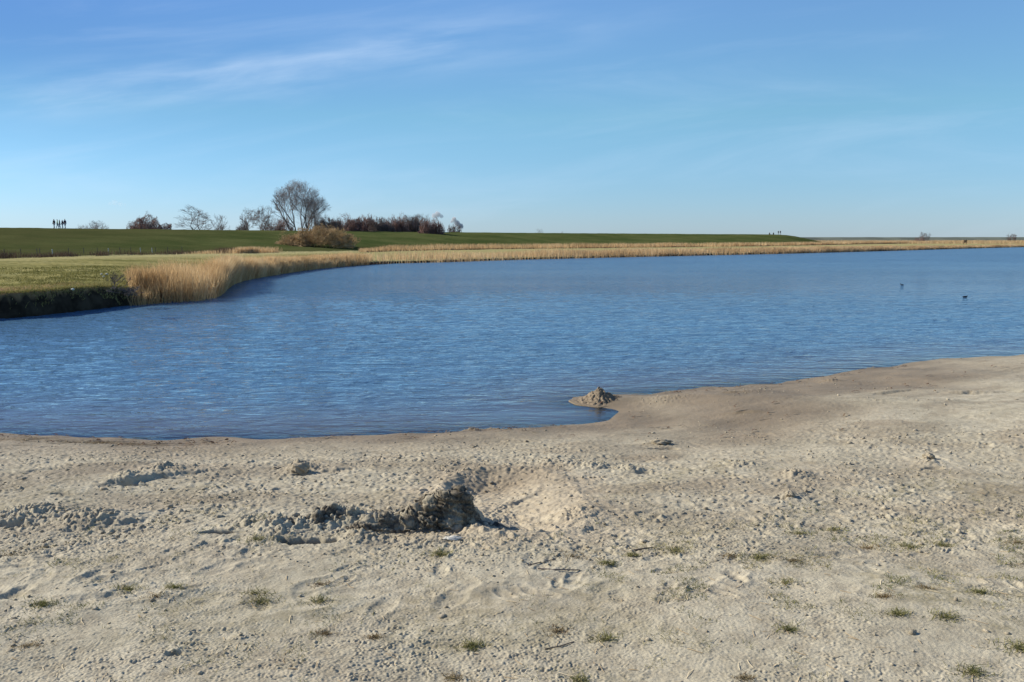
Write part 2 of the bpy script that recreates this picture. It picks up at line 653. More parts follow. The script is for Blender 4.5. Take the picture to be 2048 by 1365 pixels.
def beach_detail(x, y, sd):
    land = sstep(sd, -0.1, 0.4)
    rg = rough_map(x, y)
    f3, f4 = 1 - .6 * sstep(y, 8, 15), 1 - sstep(y, 4, 8)
    h = 0.045 * perlin(x * .45, y * .45, 1) * land + 0.018 * perlin(x * 1.3, y * 1.3, 2)
    # clumpy broken crust
    xd = x + 0.05 * perlin(x * 5, y * 5, 40)
    yd = y + 0.05 * perlin(x * 5, y * 5, 41)
    b1 = np.abs(perlin(xd * 4.2, yd * 5.5, 3))
    b2 = np.abs(perlin(xd * 11, yd * 13, 4))
    b3 = np.abs(perlin(xd * 27, yd * 30, 7))
    b4 = perlin(x * 70, y * 75, 8)
    h = h + land * rg * (0.007 * (b1 - .3) + 0.008 * (b2 - .3) * (0.2 + b1 * 2) + 0.014 * f3 * perlin(xd * 24, yd * 26, 7) * (.3 + b2 * 2) + 0.006 * f4 * b4)
    h = h + land * (0.0028 * perlin(x * 16, y * 16, 9) + 0.003 * f3 * (b3 - .3) * (b1 * 2) + 0.003 * f4 * b4 * (.3 + b2 * 2.5)) * np.clip(.75 + 1.1 * perlin(x * 1.1, y * 1.3, 13), .15, 1.6)
    # faint rake/drag marks running up to the right
    t = x * 0.5 - y * 0.86
    s = x * 0.86 + y * 0.5
    h = h + land * (1 - rg) * 0.012 * perlin(t * 6.0, s * 0.8, 10) * np.clip(.5 + perlin(x * .6, y * .6, 12), 0, 1)
    return h


def beach_height(x, y, sd=None, full=True):
    if sd is None:
        sd = shore_sd(x, y)
    h = beach_base_sd(sd) + beach_detail(x, y, sd)
    # pit
    m = (x > RXL - 1) & (x < RXR + 1) & (y > rim[:, 1].min() - 1) & (y < rim[:, 1].max() + 1)
    if m.any():
        xx, yy = x[m], y[m]
        d, ins = poly_dist(xx, yy, rim)
        d = np.where(ins, d, -d) + 0.03 * perlin(xx * 6, yy * 6, 51) + 0.015 * perlin(xx * 19, yy * 19, 52)
        k = np.clip((xx - RXL) / (RXR - RXL), 0, 1)
        wdt = 0.16 + 0.38 * np.maximum(sstep(k, 0.1, 0.45), .75 * sstep(yy, rim[:, 1].mean() + .1, rim[:, 1].max() - .15))
        dep = 0.10 * (1 - 0.3 * sstep(k, .3, 1.0))
        h[m] -= dep * sstep(d, 0, wdt)
        h[m] += 0.02 * np.exp(-(d / 0.07) ** 2) * (1 - .5 * k)
    # spoil bank beside the pit: steep towards the camera and the right, gentle behind
    m = (x > SP[0, 0] - .1) & (x < SP[-1, 0] + .3) & (y > SP[:, 1].min() - .3) & (y < SP[:, 1].max() + 1.4)
    if m.any():
        xx, yy = x[m], y[m]
        nz = 0.03 * perlin(xx * 4, yy * 4, 201) + 0.006 * perlin(xx * 15, yy * 15, 202)
        s_ = yy - np.interp(xx, SP[:, 0], SP[:, 1]) + nz
        k = (xx - SP[0, 0]) / (SP[-1, 0] - SP[0, 0]) + .06 * perlin(yy * 6, xx * 6, 203)
        amp = np.interp(k, [0, .12, .3, .42, .62, .80, .92, 1.02], [0, .05, .07, .05, .17, .21, .17, 0.0])
        amp = amp * (0.85 + 0.25 * np.abs(perlin(xx * 6, yy * 6, 204)))
        h[m] += 1.0 * amp * sstep(s_, -0.02, 0.10) * np.exp(-(np.maximum(s_ - .10, 0) / .27) ** 1.4)
        h[m] -= .045 * sstep(-s_, -.03, .04) * np.exp(-np.maximum(-s_, 0) / .10) * np.clip(k * 3, 0, 1) * (k < 1)
    for hx, hy, r, a in heaps:
        m = (np.abs(x - hx) < r * 3) & (np.abs(y - hy) < r * 3)
        if not m.any():
            continue
        xx, yy = x[m], y[m]
        q = ((xx - hx) ** 2 + (yy - hy) ** 2) / (r * r)
        g = np.exp(-q)
        lump = 0.65 + 1.1 * np.abs(perlin(xx * 13, yy * 13, 61)) + 0.7 * np.abs(perlin(xx * 31, yy * 31, 62))
        h[m] += a * g * lump
    for hx, hy, rx, ry, a in hollows:
        m = (np.abs(x - hx) < rx * 2) & (np.abs(y - hy) < ry * 2 + .1)
        if not m.any():
            continue
        xx, yy = x[m], y[m]
        q = np.sqrt(((xx - hx) / rx) ** 2 + ((yy - hy) / ry) ** 2) + 0.35 * perlin(xx * 11, yy * 11, 63)
        # steep far lip, gentle near lip
        h[m] -= a * (1 - sstep(q, 0.55, 1.05))
    for P, a in ledges:
        x0, x1 = P[:, 0].min() - .3, P[:, 0].max() + .3
        y0, y1 = P[:, 1].min() - .8, P[:, 1].max() + .8
        m = (x > x0) & (x < x1) & (y > y0) & (y < y1)
        if not m.any():
            continue
        xx, yy = x[m], y[m]
        yl = np.interp(xx, P[np.argsort(P[:, 0]), 0], P[np.argsort(P[:, 0]), 1])
        s = yy - yl + 0.05 * perlin(xx * 3.1, yy * 0, 71) + 0.03 * perlin(xx * 9.3, yy * 2, 72)
        endf = sstep(xx, x0 + .2, x0 + .5) * (1 - sstep(xx, x1 - .5, x1 - .2)) * np.clip(0.6 + perlin(xx * 2, yy * 0, 73), 0, 1)
        h[m] += a * endf * sstep(s, -0.02, 0.03) * np.exp(-np.maximum(s, 0) / 0.35)
        h[m] -= a * .6 * endf * sstep(-s, -0.02, 0.04) * np.exp(-np.maximum(-s, 0) / 0.12)
    return h


def build_beach():
    nc, nr = 1600, 1400
    ang = np.linspace(-0.98, 0.98, nc)          # tangent of the azimuth
    s = np.linspace(1 / 2.3, 1 / 26.0, nr)      # evenly seen rows
    Y = 1 / s
    X = Y[:, None] * ang[None, :]
    Yg = np.repeat(Y[:, None], nc, 1)
    jit = 0.0
    x, y = X.ravel(), Yg.ravel()
    sd = shore_sd(x, y)
    h = beach_height(x, y, sd)
    # footprints and scuffs
    base_w = []
    for px, py, r, a, th in dents:
        p = at_z(px, py, 0.75 if py > 950 else 0.4)
        base_w.append((p[0], p[1], r, a, th))
    Hm = h.reshape(nr, nc)
    Xm, Ym = x.reshape(nr, nc), y.reshape(nr, nc)
    for cx, cy, r, a, th in base_w:
        if cy < 2 or cy > 16:
            continue
        r0 = np.searchsorted(Y, cy - 2.2 * r)
        r1 = np.searchsorted(Y, cy + 2.2 * r)
        t = cx / cy
        c0 = max(0, np.searchsorted(ang, t - 2.5 * r / cy))
        c1 = min(nc, np.searchsorted(ang, t + 2.5 * r / cy))
        if r1 <= r0 or c1 <= c0:
            continue
        dx, dy = Xm[r0:r1, c0:c1] - cx, Ym[r0:r1, c0:c1] - cy
        uu = dx * math.cos(th) + dy * math.sin(th)
        vv = -dx * math.sin(th) + dy * math.cos(th)
        q = np.sqrt((uu / (r * 1.25)) ** 2 + (vv / (r * .55)) ** 2)
        Hm[r0:r1, c0:c1] += -a * np.exp(-(q ** 4)) + a * .45 * np.exp(-((q - 1.25) / .3) ** 2)
    h = Hm.ravel()
    wet = wet_map(x, y, sd)
    damp = .50 * sstep(y, 4.6, 6.2) * sstep(perlin(x * .7, y * 1.1, 34) + .5 * perlin(x * 2.1, y * 3, 35) + .30, 0, .8) + .22 * sstep(perlin(x * .9, y * 1.4, 36), .1, .6)
    wet = np.maximum(wet, damp * .9)
    crust = np.clip(sstep(perlin(x * .8, y * .8, 81) + .6 * perlin(x * 2.5, y * 2.5, 82), 0.12, 0.7), 0, 1) * (1 - sstep(y, 7, 9)) * (.7 + .3 * sstep(x, 0, 2))
    tone = np.zeros_like(x)
    m = (x > RXL - 1) & (x < RXR + 1.2) & (y > 3) & (y < 8.5)
    d, ins = poly_dist(x[m], y[m], rim)
    tone[m] = 1 - sstep(np.where(ins, 0, d) + .25 * perlin(x[m] * 3, y[m] * 3, 83), -0.15, 0.6)
    clay = np.zeros_like(x)  # dug clay, also painted dark as shade on the steep face and in hollows
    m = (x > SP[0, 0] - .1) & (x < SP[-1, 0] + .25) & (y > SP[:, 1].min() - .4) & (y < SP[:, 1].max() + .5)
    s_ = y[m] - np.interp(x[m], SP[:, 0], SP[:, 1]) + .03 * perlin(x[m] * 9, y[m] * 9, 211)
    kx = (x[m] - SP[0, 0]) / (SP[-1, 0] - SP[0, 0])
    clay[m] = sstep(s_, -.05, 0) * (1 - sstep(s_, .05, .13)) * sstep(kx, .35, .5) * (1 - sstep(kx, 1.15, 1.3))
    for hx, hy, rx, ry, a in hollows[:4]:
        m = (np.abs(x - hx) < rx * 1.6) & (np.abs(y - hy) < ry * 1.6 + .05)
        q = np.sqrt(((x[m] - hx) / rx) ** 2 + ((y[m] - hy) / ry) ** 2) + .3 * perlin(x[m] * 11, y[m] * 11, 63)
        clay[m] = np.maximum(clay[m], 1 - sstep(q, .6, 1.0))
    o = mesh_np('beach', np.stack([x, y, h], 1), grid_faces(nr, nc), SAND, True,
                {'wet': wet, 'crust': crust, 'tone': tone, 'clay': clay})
    tag(o, kind='structure')
    return Y, ang, Hm


BY, BA, BH = build_beach()


def sand_z(x, y):
    """height of the built sand sheet (nearest vertex)"""
    r = np.clip(np.interp(y, BY, np.arange(len(BY))), 0, len(BY) - 1)
    c = np.clip(np.interp(np.asarray(x) / y, BA, np.arange(len(BA))), 0, len(BA) - 1)
    return BH[np.round(r).astype(int), np.round(c).astype(int)]


def sand_px(px, py):
    z = 0.7
    for _ in range(30):
        p = at_z(px, py, z)
        z = 0.5 * z + 0.5 * float(sand_z(p[0], p[1]))
    return at_z(px, py, z)


# ------------------------------------------------------------------ far shore: ruled strip between shore and dyke foot
pairs = []  # (shore xy, foot xy, z_foot, bank height)
for sp, fp, zf, bh in [
        ((0, 640), (0, 517), .80, .80), ((100, 630), (90, 514), .80, .82), ((200, 617), (180, 512), .80, .80), ((260, 611), (260, 510), .8, .68),
        ((300, 608), (330, 509), .78, .42), ((350, 604), (390, 507), .76, .25), ((400, 602), (430, 506.5), .75, .2),
        ((440, 594), (470, 506), .74, .2), ((452, 580), (500, 505.5), .72, .2), ((470, 567), (530, 505), .7, .2),
        ((500, 559), (560, 504), .7, .2), ((560, 549), (610, 503.5), .68, .2), ((620, 540), (660, 503), .66, .2),
        ((680, 534), (720, 502), .64, .22), ((770, 528), (800, 500), .6, .25), ((880, 525.5), (900, 498.5), .56, .25),
        ((1000, 521), (1000, 497), .52, .25), ((1200, 516), (1200, 495.5), .5, .25), ((1350, 512.5), (1350, 494), .5, .28),
        ((1500, 509.5), (1500, 492.5), .5, .3), ((1600, 507), (1600, 491), .5, .3), ((1750, 503), (1750, 488), .5, .3),
        ((1900, 498.5), (1900, 486.5), .5, .3), ((2048, 494.5), (2048, 485.5), .5, .3), ((2250, 491), (2250, 485), .5, .3),
        ((2600, 488.5), (2600, 484.5), .5, .3)]:
    pairs.append((at_z(*sp)[:2], at_z(*fp, zf)[:2], zf, bh))
pairs = [((-60, 14), (-105, 48), .8, .8), ((-28, 22), (-72, 63), .8, .8)] + pairs
PA = np.array([[*s, *f, z, b] for s, f, z, b in pairs])
PA = chaikin(PA, 2)
seg = np.r_[0, np.cumsum(np.hypot(np.diff(PA[:, 0]), np.diff(PA[:, 1])))]
LTOT = seg[-1]


def strip(u):
    """u metres along the far shore -> shore xy, foot xy, zfoot, bank"""
    return np.stack([np.interp(u, seg, PA[:, k]) for k in range(6)], -1)


def u_of_px(px):
    """metres along the shore where the shore is seen at picture column px"""
    us = np.linspace(0, LTOT, 4000)
    S = strip(us)
    pxs = 1024 + FPX * S[:, 0] / (S[:, 1] * math.cos(PITCH) + CAMH * math.sin(PITCH))
    return float(us[np.argmax(pxs >= px)])


U300 = u_of_px(300)


def strip_point(u, t):
    """t = metres inland from the shore along the ruling"""
    S = strip(u)
    dx, dy = S[..., 2] - S[..., 0], S[..., 3] - S[..., 1]
    W = np.hypot(dx, dy)
    k = t / W
    return S[..., 0] + dx * k, S[..., 1] + dy * k, W, S


def meadow_z(u, t, x, y, W, S):
    bank = S[..., 5]
    zf = S[..., 4]
    edge = t + 0.25 * perlin(x * .9, y * .9, 91) * np.clip(bank * 1.5, 0, 1) + 0.12 * perlin(x * 3, y * 3, 92) * np.clip(bank * 1.5, 0, 1)
    steep = np.clip(bank / 0.8, 0.1, 1)
    wd = 0.30 + (1 - steep) * 1.5
    z = -0.35 + (bank + 0.35) * sstep(edge, -0.25, wd)
    z = z + (zf - bank) * np.clip((t - 1) / np.maximum(W - 1, 1), 0, 1)
    z = z + sstep(edge, .2, 2.0) * (0.05 * perlin(x * .35, y * .35, 93) + 0.035 * np.abs(perlin(x * 1.3, y * 1.3, 94)) + .03 * perlin(x * 3, y * 3, 97))
    # ditch just before the dyke foot
    q = (W - t)
    z = z - 0.55 * np.exp(-((q - 1.6) / 0.8) ** 2) * (1 - sstep(u, U300 + 60, U300 + 90))
    return z


def build_meadow():
    us = np.unique(np.r_[np.linspace(0, LTOT, 700), np.linspace(u_of_px(1) - 8, u_of_px(700), 900)])
    nt_ = 130
    k = np.linspace(0, 1, nt_)
    tt = -1.0 + 0.0 * k
    U = np.repeat(us[:, None], nt_, 1)
    S0 = strip(us)
    W0 = np.hypot(S0[:, 2] - S0[:, 0], S0[:, 3] - S0[:, 1])
    a = np.r_[np.linspace(-1.2, 2.5, 40)]
    T = np.empty((len(us), nt_))
    T[:, :40] = a
    kk = np.linspace(0, 1, nt_ - 40 + 1)[1:]
    T[:, 40:] = 2.5 + (W0[:, None] + 0.8 - 2.5) * kk[None, :] ** 1.15
    x, y, W, S = strip_point(U, T)
    z = meadow_z(U, T, x, y, W, S)
    pale = sstep(T / W, 0.62, 0.9) * (0.55 + .45 * sstep(U, U300 - 12, U300 + 5))
    pale = np.maximum(pale, sstep(U, u_of_px(640), u_of_px(760)) * .75)
    qq = W - T
    soil = np.clip((1 - sstep(z - S[..., 5] * .93, -0.05, 0.0)) * (T < 3) + (np.exp(-((qq - 1.6) / .8) ** 4)) * (U < U300 + 75) * .8, 0, 1)
    brown = (1 - sstep(T, 2.5, 6 + 2 * perlin(x * .3, y * .3, 95))) * sstep(perlin(x * .25, y * .25, 96) + .3, 0, .4) * (U < U300 + 10)
    P = np.stack([x, y, z], -1).reshape(-1, 3)
    o = mesh_np('meadow', P, grid_faces(len(us), nt_)[:, ::-1], MEADOW, True,
                {'pale': pale, 'soil': soil, 'brown': np.clip(brown, 0, 1)})
    tag(o, kind='structure')


build_meadow()

# dyke
crest = []
for px, py, z in [(0, 455.5, 4.45), (130, 457.2, 4.45), (300, 459, 4.45), (450, 460.5, 4.45), (600, 462, 4.45), (800, 464, 4.45),
                  (1000, 465.8, 4.45), (1250, 467.6, 4.45), (1450, 468.8, 4.45), (1550, 469.2, 4.45)]:
    crest.append(at_z(px, py, z))
cx, cy, cz = crest[-1]
crest += [(cx + 8, cy + 7, 4.15), (cx + 15, cy + 15, 3.5), (cx + 23, cy + 25, 2.6), (cx + 34, cy + 38, 1.3), (cx + 45, cy + 50, .3)]
c0 = np.array(crest[0])
c1 = np.array(crest[1])
dirv = (c0 - c1) / np.linalg.norm(c0 - c1)
crest = [tuple(c0 + np.array([-115, -95, 0])), tuple(c0 + np.array([-45, -48, 0]))] + crest
CR = chaikin(np.array(crest), 2)
crs = np.r_[0, np.cumsum(np.hypot(np.diff(CR[:, 0]), np.diff(CR[:, 1])))]


def foot_for(pt):
    """nearest point of the foot line"""
    F = PA[:, 2:5]
    return F


def build_dyke():
    n = 700
    s = np.linspace(0, crs[-1], n)
    C = np.stack([np.interp(s, crs, CR[:, k]) for k in range(3)], 1)
    # matching foot points by sight line so the slope meets the strip
    ta = C[:, 0] / C[:, 1]
    F = PA[:, 2:5]
    fa = F[:, 0] / F[:, 1]
    o_ = np.argsort(fa)
    Fx = np.interp(ta, fa[o_], F[o_, 0])
    Fy = np.interp(ta, fa[o_], F[o_, 1])
    Fz = np.interp(ta, fa[o_], F[o_, 2])
    left = ta < fa.min()
    dC = C[:, :2] / np.linalg.norm(C[:, :2], axis=1)[:, None]
    k = np.linspace(0, 1, 60)
    rows = []
    d = np.gradient(C[:, :2], axis=0)
    d /= np.linalg.norm(d, axis=1)[:, None]
    nrm = np.stack([-d[:, 1], d[:, 0]], 1)      # away from camera
    X = Fx[:, None] * (1 - k) + C[:, 0][:, None] * k
    Y = Fy[:, None] * (1 - k) + C[:, 1][:, None] * k
    prof = sstep(k, -0.05, 1.02) * .55 + k * .45
    prof = (prof - prof[0]) / (prof[-1] - prof[0])
    Z = Fz[:, None] - 0.05 + (C[:, 2] - Fz + 0.05)[:, None] * prof
    back = np.array([[1.5, 0.0], [3.2, -0.03], [6, -.7], [12, -2.6], [17, -4.2], [22, -5.2]])
    Xb = C[:, 0][:, None] + nrm[:, 0][:, None] * back[:, 0]
    Yb = C[:, 1][:, None] + nrm[:, 1][:, None] * back[:, 0]
    Zb = C[:, 2][:, None] + back[:, 1]
    X, Y, Z = np.hstack([X, Xb]), np.hstack([Y, Yb]), np.hstack([Z, Zb])
    amp = np.r_[np.minimum(k * 4, 1), np.ones(len(back))]
    Z = Z + amp * (0.05 * perlin(X * .25, Y * .25, 101) + 0.03 * perlin(X * 1.1, Y * 1.1, 102))
    olive = (1 - sstep(X, -75, -35)) * 1.0
    kk = np.r_[k, np.ones(len(back))]
    olive = np.clip(olive * .8 + (1 - sstep(kk, 0, .35)) * .7 * np.ones_like(X), 0, 1)
    o = mesh_np('dyke', np.stack([X, Y, Z], -1).reshape(-1, 3), grid_faces(n, X.shape[1])[:, ::-1], DYKE, True, {'olive': olive})
    tag(o, kind='structure')


build_dyke()


def build_far_dyke():
    n = 300
    x = np.linspace(60, 1300, n)
    yl = 640 + 0.05 * x + 20 * np.sin(x / 190)
    prof = np.array([[-30, -.3], [-14, 1.6], [-4, 3.55], [0, 3.95], [3, 3.95], [20, -0.3]])
    X = np.repeat(x[:, None], len(prof), 1)
    Y = yl[:, None] + prof[:, 0]
    Z = prof[:, 1] + 0.25 * perlin(X * .01, Y * .01, 111) + .1 * perlin(X * .08, Y * .08, 112)
    o = mesh_np('far_dyke', np.stack([X, Y, Z], -1).reshape(-1, 3), grid_faces(n, len(prof))[:, ::-1],
                simple_mat('far_dyke_grass', (0.11, 0.12, 0.085), 0.95, 0.25, 0.05), True)
    tag(o, kind='structure')


build_far_dyke()


def build_ground():
    def axis(lo, hi, dense_lo, dense_hi, step, g=1.25):
        a = list(np.arange(dense_lo, dense_hi + .1, step))
        s, v = step, dense_hi
        while v < hi:
            s *= g
            v += s
            a.append(v)
        s, v = step, dense_lo
        while v > lo:
            s *= g
            v -= s
            a.insert(0, v)
        return np.array(a)
    xs = axis(-9000, 9000, -160, 460, 2.5)
    ys = axis(-400, 9000, -6, 480, 2.5)
    X, Y = np.meshgrid(xs, ys)
    x, y = X.ravel(), Y.ravel()
    F = PA[np.argsort(PA[:, 2])]
    fy = np.interp(x, F[:, 2], F[:, 3])
    fy = np.where(x < F[0, 2], F[0, 3] + (x - F[0, 2]) * .6, fy)
    land = sstep(y - fy, 0.0, 5.0)
    farz = 0.45 + 0.08 * perlin(x * .02, y * .02, 121)
    near = beach_base(x, y)
    near = np.where(near > 0, near - 0.55, near - .5)
    lake = np.full_like(x, -1.4)
    b = np.maximum(lake, near)
    # behind the left bank and right beach keep sand or soil low
    z = np.where(y > 22, -1.4, b)
    z = z * (1 - land) + farz * land
    me_f = grid_faces(len(ys), len(xs))
    o = mesh_np('ground', np.stack([x, y, z], 1), me_f, [FARG, SAND], True,
                {'wet': np.full_like(x, .6), 'crust': np.zeros_like(x), 'tone': np.zeros_like(x)})
    yc = y[me_f].mean(1)
    mi = np.where(yc < 26, 1, 0).astype(np.int32)
    o.data.polygons.foreach_set('material_index', mi)
    tag(o, kind='structure')


build_ground()


def build_lake():
    nc, nr = 1000, 1000
    t = np.linspace(-2.4, 1.3, nc)
    s = np.linspace(1 / 5.5, 1 / 520.0, nr)
    Y = 1 / s
    # denser near shore rows
    X = (Y[:, None] * t[None, :])
    Yg = np.repeat(Y[:, None], nc, 1)
    x, y = X.ravel(), Yg.ravel()
    sd = np.full_like(x, -50.0)
    m = (y < 45)
    sd[m] = shore_sd(x[m], y[m])
    depth = np.clip(-sd * 0.11, 0, 3)
    deep = 1 - np.exp(-depth / 0.10)
    clear = 1 - np.exp(-depth / 0.13)
    calm = 0.30 + 0.70 * sstep(-sd, 0.05, 2.8)
    # sheltered pool behind the spit
    wz = np.zeros_like(x)
    px, py = at_z(1150, 832)[:2]
    q = np.hypot((x - px) / 1.6, (y - py) / .7)
    calm *= 0.5 + 0.5 * sstep(q, .5, 1.5)
    fd = 1 - sstep(y, 26, 46)
    m = fd > 0
    xx, yy = x[m] + .3 * perlin(x[m] * .4, y[m] * .4, 300), y[m] + .10 * x[m]
    wz[m] = calm[m] * fd[m] * sstep(-sd[m], 0.0, 1.2) * (0.011 * perlin(xx * .9, yy * 2.9, 301) + 0.0085 * perlin(xx * 1.7, yy * 5.4, 302) + .0045 * perlin(xx * 3.6, yy * 10, 304) + .012 * perlin(xx * .35, yy * 1.2, 303))
    o = mesh_np('lake_water', np.stack([x, y, wz], 1), grid_faces(nr, nc), WATER, True,
                {'deep': deep, 'calm': calm, 'clear': clear, 'open': sstep(y, 25, 110)})
    tag(o, kind='structure')


build_lake()


# ------------------------------------------------------------------ blades: reeds, weeds, grass
def blades(name, base, height, width, mat, lean=0.25, droop=0.3, seg_n=2, rnd=None, yaw=None, parent=None, lean_dir=None):
    """one mesh of thin tapering blades; base (n,3)"""
    n = len(base)
    yaw = rng.random(n) * np.pi * 2 if yaw is None else yaw
    ld = rng.random(n) * np.pi * 2 if lean_dir is None else lean_dir + rng.normal(0, .5, n)
    lm = np.abs(rng.normal(0, lean, n))
    L = height
    wx, wy = np.cos(yaw) * width / 2, np.sin(yaw) * width / 2
    V = np.empty((n, 2 * seg_n + 1, 3))
    for i in range(seg_n + 1):
        f = i / seg_n
        hor = L * (lm * f + droop * f * f * rng.random(n) * 1.0)
        zz = L * f * (1 - 0.25 * droop * f)
        cxp = base[:, 0] + np.cos(ld) * hor
        cyp = base[:, 1] + np.sin(ld) * hor
        czp = base[:, 2] + zz
        if i < seg_n:
            tap = 1 - 0.35 * f
            V[:, 2 * i, 0], V[:, 2 * i, 1], V[:, 2 * i, 2] = cxp - wx * tap, cyp - wy * tap, czp
            V[:, 2 * i + 1, 0], V[:, 2 * i + 1, 1], V[:, 2 * i + 1, 2] = cxp + wx * tap, cyp + wy * tap, czp
        else:
            V[:, 2 * i, 0], V[:, 2 * i, 1], V[:, 2 * i, 2] = cxp, cyp, czp
    k = 2 * seg_n + 1
    o_ = np.arange(n)[:, None] * k
    tris = []
    for i in range(seg_n - 1):
        a = 2 * i
        tris += [[a, a + 1, a + 3], [a, a + 3, a + 2]]
    a = 2 * (seg_n - 1)
    tris.append([a, a + 1, a + 2])
    T = np.array(tris)
    F = (o_[:, :, None] + T[None, :, :].reshape(1, -1, 3)).reshape(-1, 3)
    r = rng.random(n) if rnd is None else rnd
    return mesh_np(name, V.reshape(-1, 3), F, mat, False, {'rnd': np.repeat(r, k)}, parent)


def strip_scatter(n, u0, u1, tfun, dens=None):
    u = rng.uniform(u0, u1, n)
    S = strip(u)
    W = np.hypot(S[:, 2] - S[:, 0], S[:, 3] - S[:, 1])
    t = tfun(u, W, rng.random(n))
    x, y, W, S = strip_point(u, t)
    z = meadow_z(u, t, x, y, W, S)
    keep = np.ones(n, bool)
    if dens is not None:
        keep = rng.random(n) < dens(u, t, x, y, W)
    return u[keep], t[keep], np.stack([x, y, z], 1)[keep]


U = {p: u_of_px(p) for p in (0, 60, 150, 230, 300, 330, 380, 440, 455, 500, 560, 620, 680, 700, 770, 860, 1000, 1250, 1500, 1650, 1750, 1900, 2040)}


def reeds():
    # near clump in front of the meadow and the belt that follows the shore
    u0 = U[300] - 1.0
    u1 = U[700] + 4

    def tf(u, W, r):
        k = sstep(u, U[455], U[560])
        wid = 9.5 * (1 - k) + 7.5 * k
        wid = wid * (0.35 + .65 * sstep(u, u0, u0 + 3.5))
        return -0.5 + r * wid

    def dn(u, t, x, y, W):
        d = 0.45 + 1.0 * (perlin(x * .6, y * .6, 131) + .4)
        d = d * (1 - .5 * sstep(t, 5, 9))
        d = d * (1 - .8 * sstep(u, U[680] - 6, U[700] + 3))
        return np.clip(d, .12, 1)
    u, t, B = strip_scatter(72000, u0, u1, tf, dn)
    B[:, 2] = np.maximum(B[:, 2], -0.1) - 0.05
    n = len(u)
    dist = np.hypot(B[:, 0], B[:, 1])
    h = (1.75 - .55 * sstep(u, U[440], U[560])) * (0.72 + .32 * rng.random(n)) * (0.9 + .22 * perlin(B[:, 0] * .45, B[:, 1] * .45, 132))
    h *= (1 - .30 * sstep(t, 5, 9)) * (0.55 + .45 * sstep(u, u0 - .5, u0 + 2.5))
    rr = np.clip(rng.normal(.5, .2, n) + .5 * perlin(B[:, 0] * .5, B[:, 1] * .5, 133) + .12 - .3 * (1 - sstep(u, u0, U[440])) * sstep(-t, -4, -1), 0, 1)
    o = blades('reed_bed', B, h * np.where(rng.random(n) < .12, 1.14, 1), 0.017 * (dist / 36) ** .8, REED, .15, .3, 3, rr)
    tag(o, 'dense golden brown dry reeds standing in the water edge right of the dark peat bank', 'reeds', kind='stuff')
    # far belt along the water
    def tf2(u, W, r):
        return -0.6 + r * np.minimum(W * .30, 10.5)

    def dn2(u, t, x, y, W):
        d = .75 + perlin(u * .05, t * .12, 134) * .6
        gap = sstep(u, U[680] - 3, U[700]) * (1 - sstep(u, U[860] - 10, U[860] + 8))
        d = d * (1 - .88 * gap)
        right = sstep(u, U[1650], U[1900])
        return np.clip(d * (1 - .6 * right), .03, 1)
    u, t, B = strip_scatter(62000, U[680], U[2040] + 60, tf2, dn2)
    n = len(u)
    dist = np.hypot(B[:, 0], B[:, 1])
    h = 0.98 * (0.75 + .35 * rng.random(n)) * (1 + .25 * perlin(B[:, 0] * .12, B[:, 1] * .12, 135))
    h *= 1 - .35 * sstep(u, U[1650], U[1900])
    B[:, 2] = np.maximum(B[:, 2], -.05) - .03
    rr = np.clip(rng.normal(.5, .18, n) + .5 * perlin(B[:, 0] * .1, B[:, 1] * .1, 136), 0, 1)
    o = blades('reed_bed', B, h, 0.05 * (dist / 100) ** .9, REED_FAR, .10, .2, 2, rr)
    tag(o, 'long low belt of tan dry reeds along the far water edge of the lake', 'reeds', kind='stuff')
    # back belt at the dyke foot
    def tf3(u, W, r):
        return W - 1.0 - r * np.minimum(W * .22, 11)

    def dn3(u, t, x, y, W):
        return np.clip(.7 + perlin(u * .06, t * .1, 137) * .6, .15, 1)
    u, t, B = strip_scatter(45000, U[700] - 2, U[2040] + 60, tf3, dn3)
    n = len(u)
    dist = np.hypot(B[:, 0], B[:, 1])
    h = 1.22 * (0.75 + .35 * rng.random(n)) * (1 + .2 * perlin(B[:, 0] * .12, B[:, 1] * .12, 138)) * (.55 + .45 * sstep(u, U[700], U[770]))
    rr = np.clip(rng.normal(.5, .18, n) + .5 * perlin(B[:, 0] * .08, B[:, 1] * .08, 139), 0, 1)
    o = blades('reed_bed', B, h, 0.06 * (dist / 130) ** .9, REED_FAR, .10, .2, 2, rr)
    tag(o, 'tan dry reed belt at the foot of the green dyke, behind the pale grass strip', 'reeds', kind='stuff')
    u, t, B = strip_scatter(9000, U[700], U[2040] + 40, lambda u, W, r: W - 1.0 - np.minimum(W * .22, 11) - r * 1.6,
                            lambda u, t, x, y, W: np.clip(.6 + perlin(u * .1, u * 0, 147), .1, 1))
    n = len(u)
    o = blades('sedge_and_shadow_line', B, .30 * (.6 + .7 * rng.random(n)), .06 * np.hypot(B[:, 0], B[:, 1]) / 130, WEED, .3, .3, 2)  # dark low blades imitate the shadow at the base of the back belt
    tag(o, 'dark low blades imitating the shadow line between the two tan reed belts', 'sedge', kind='stuff')
    # low brown reeds left of the big willow bush
    u, t, B = strip_scatter(8000, U[300], U[500] + 2, lambda u, W, r: W - 0.2 - r * 4, lambda u, t, x, y, W: np.clip(.55 + perlin(x * .2, y * .2, 140), .1, 1) * sstep(u, U[300], U[380]) * (1 - sstep(u, U[455], U[500] + 2)))
    n = len(u)
    o = blades('reed_bed', B, (.35 + .6 * sstep(u, U[300], U[440])) * (.7 + .4 * rng.random(n)), np.full(n, .05), REED_FAR, .12, .2, 2)
    tag(o, 'low brown reeds at the dyke foot left of the round willow bush', 'reeds', kind='stuff')
    # far scrubby reed land on the right, beyond the dyke end
    n = 30000
    a = rng.uniform(.27, .80, n)
    Y = rng.uniform(1 / 600, 1 / 340, n) ** -1
    x, y = a * Y, Y
    B = np.stack([x, y, np.full(n, .40)], 1)
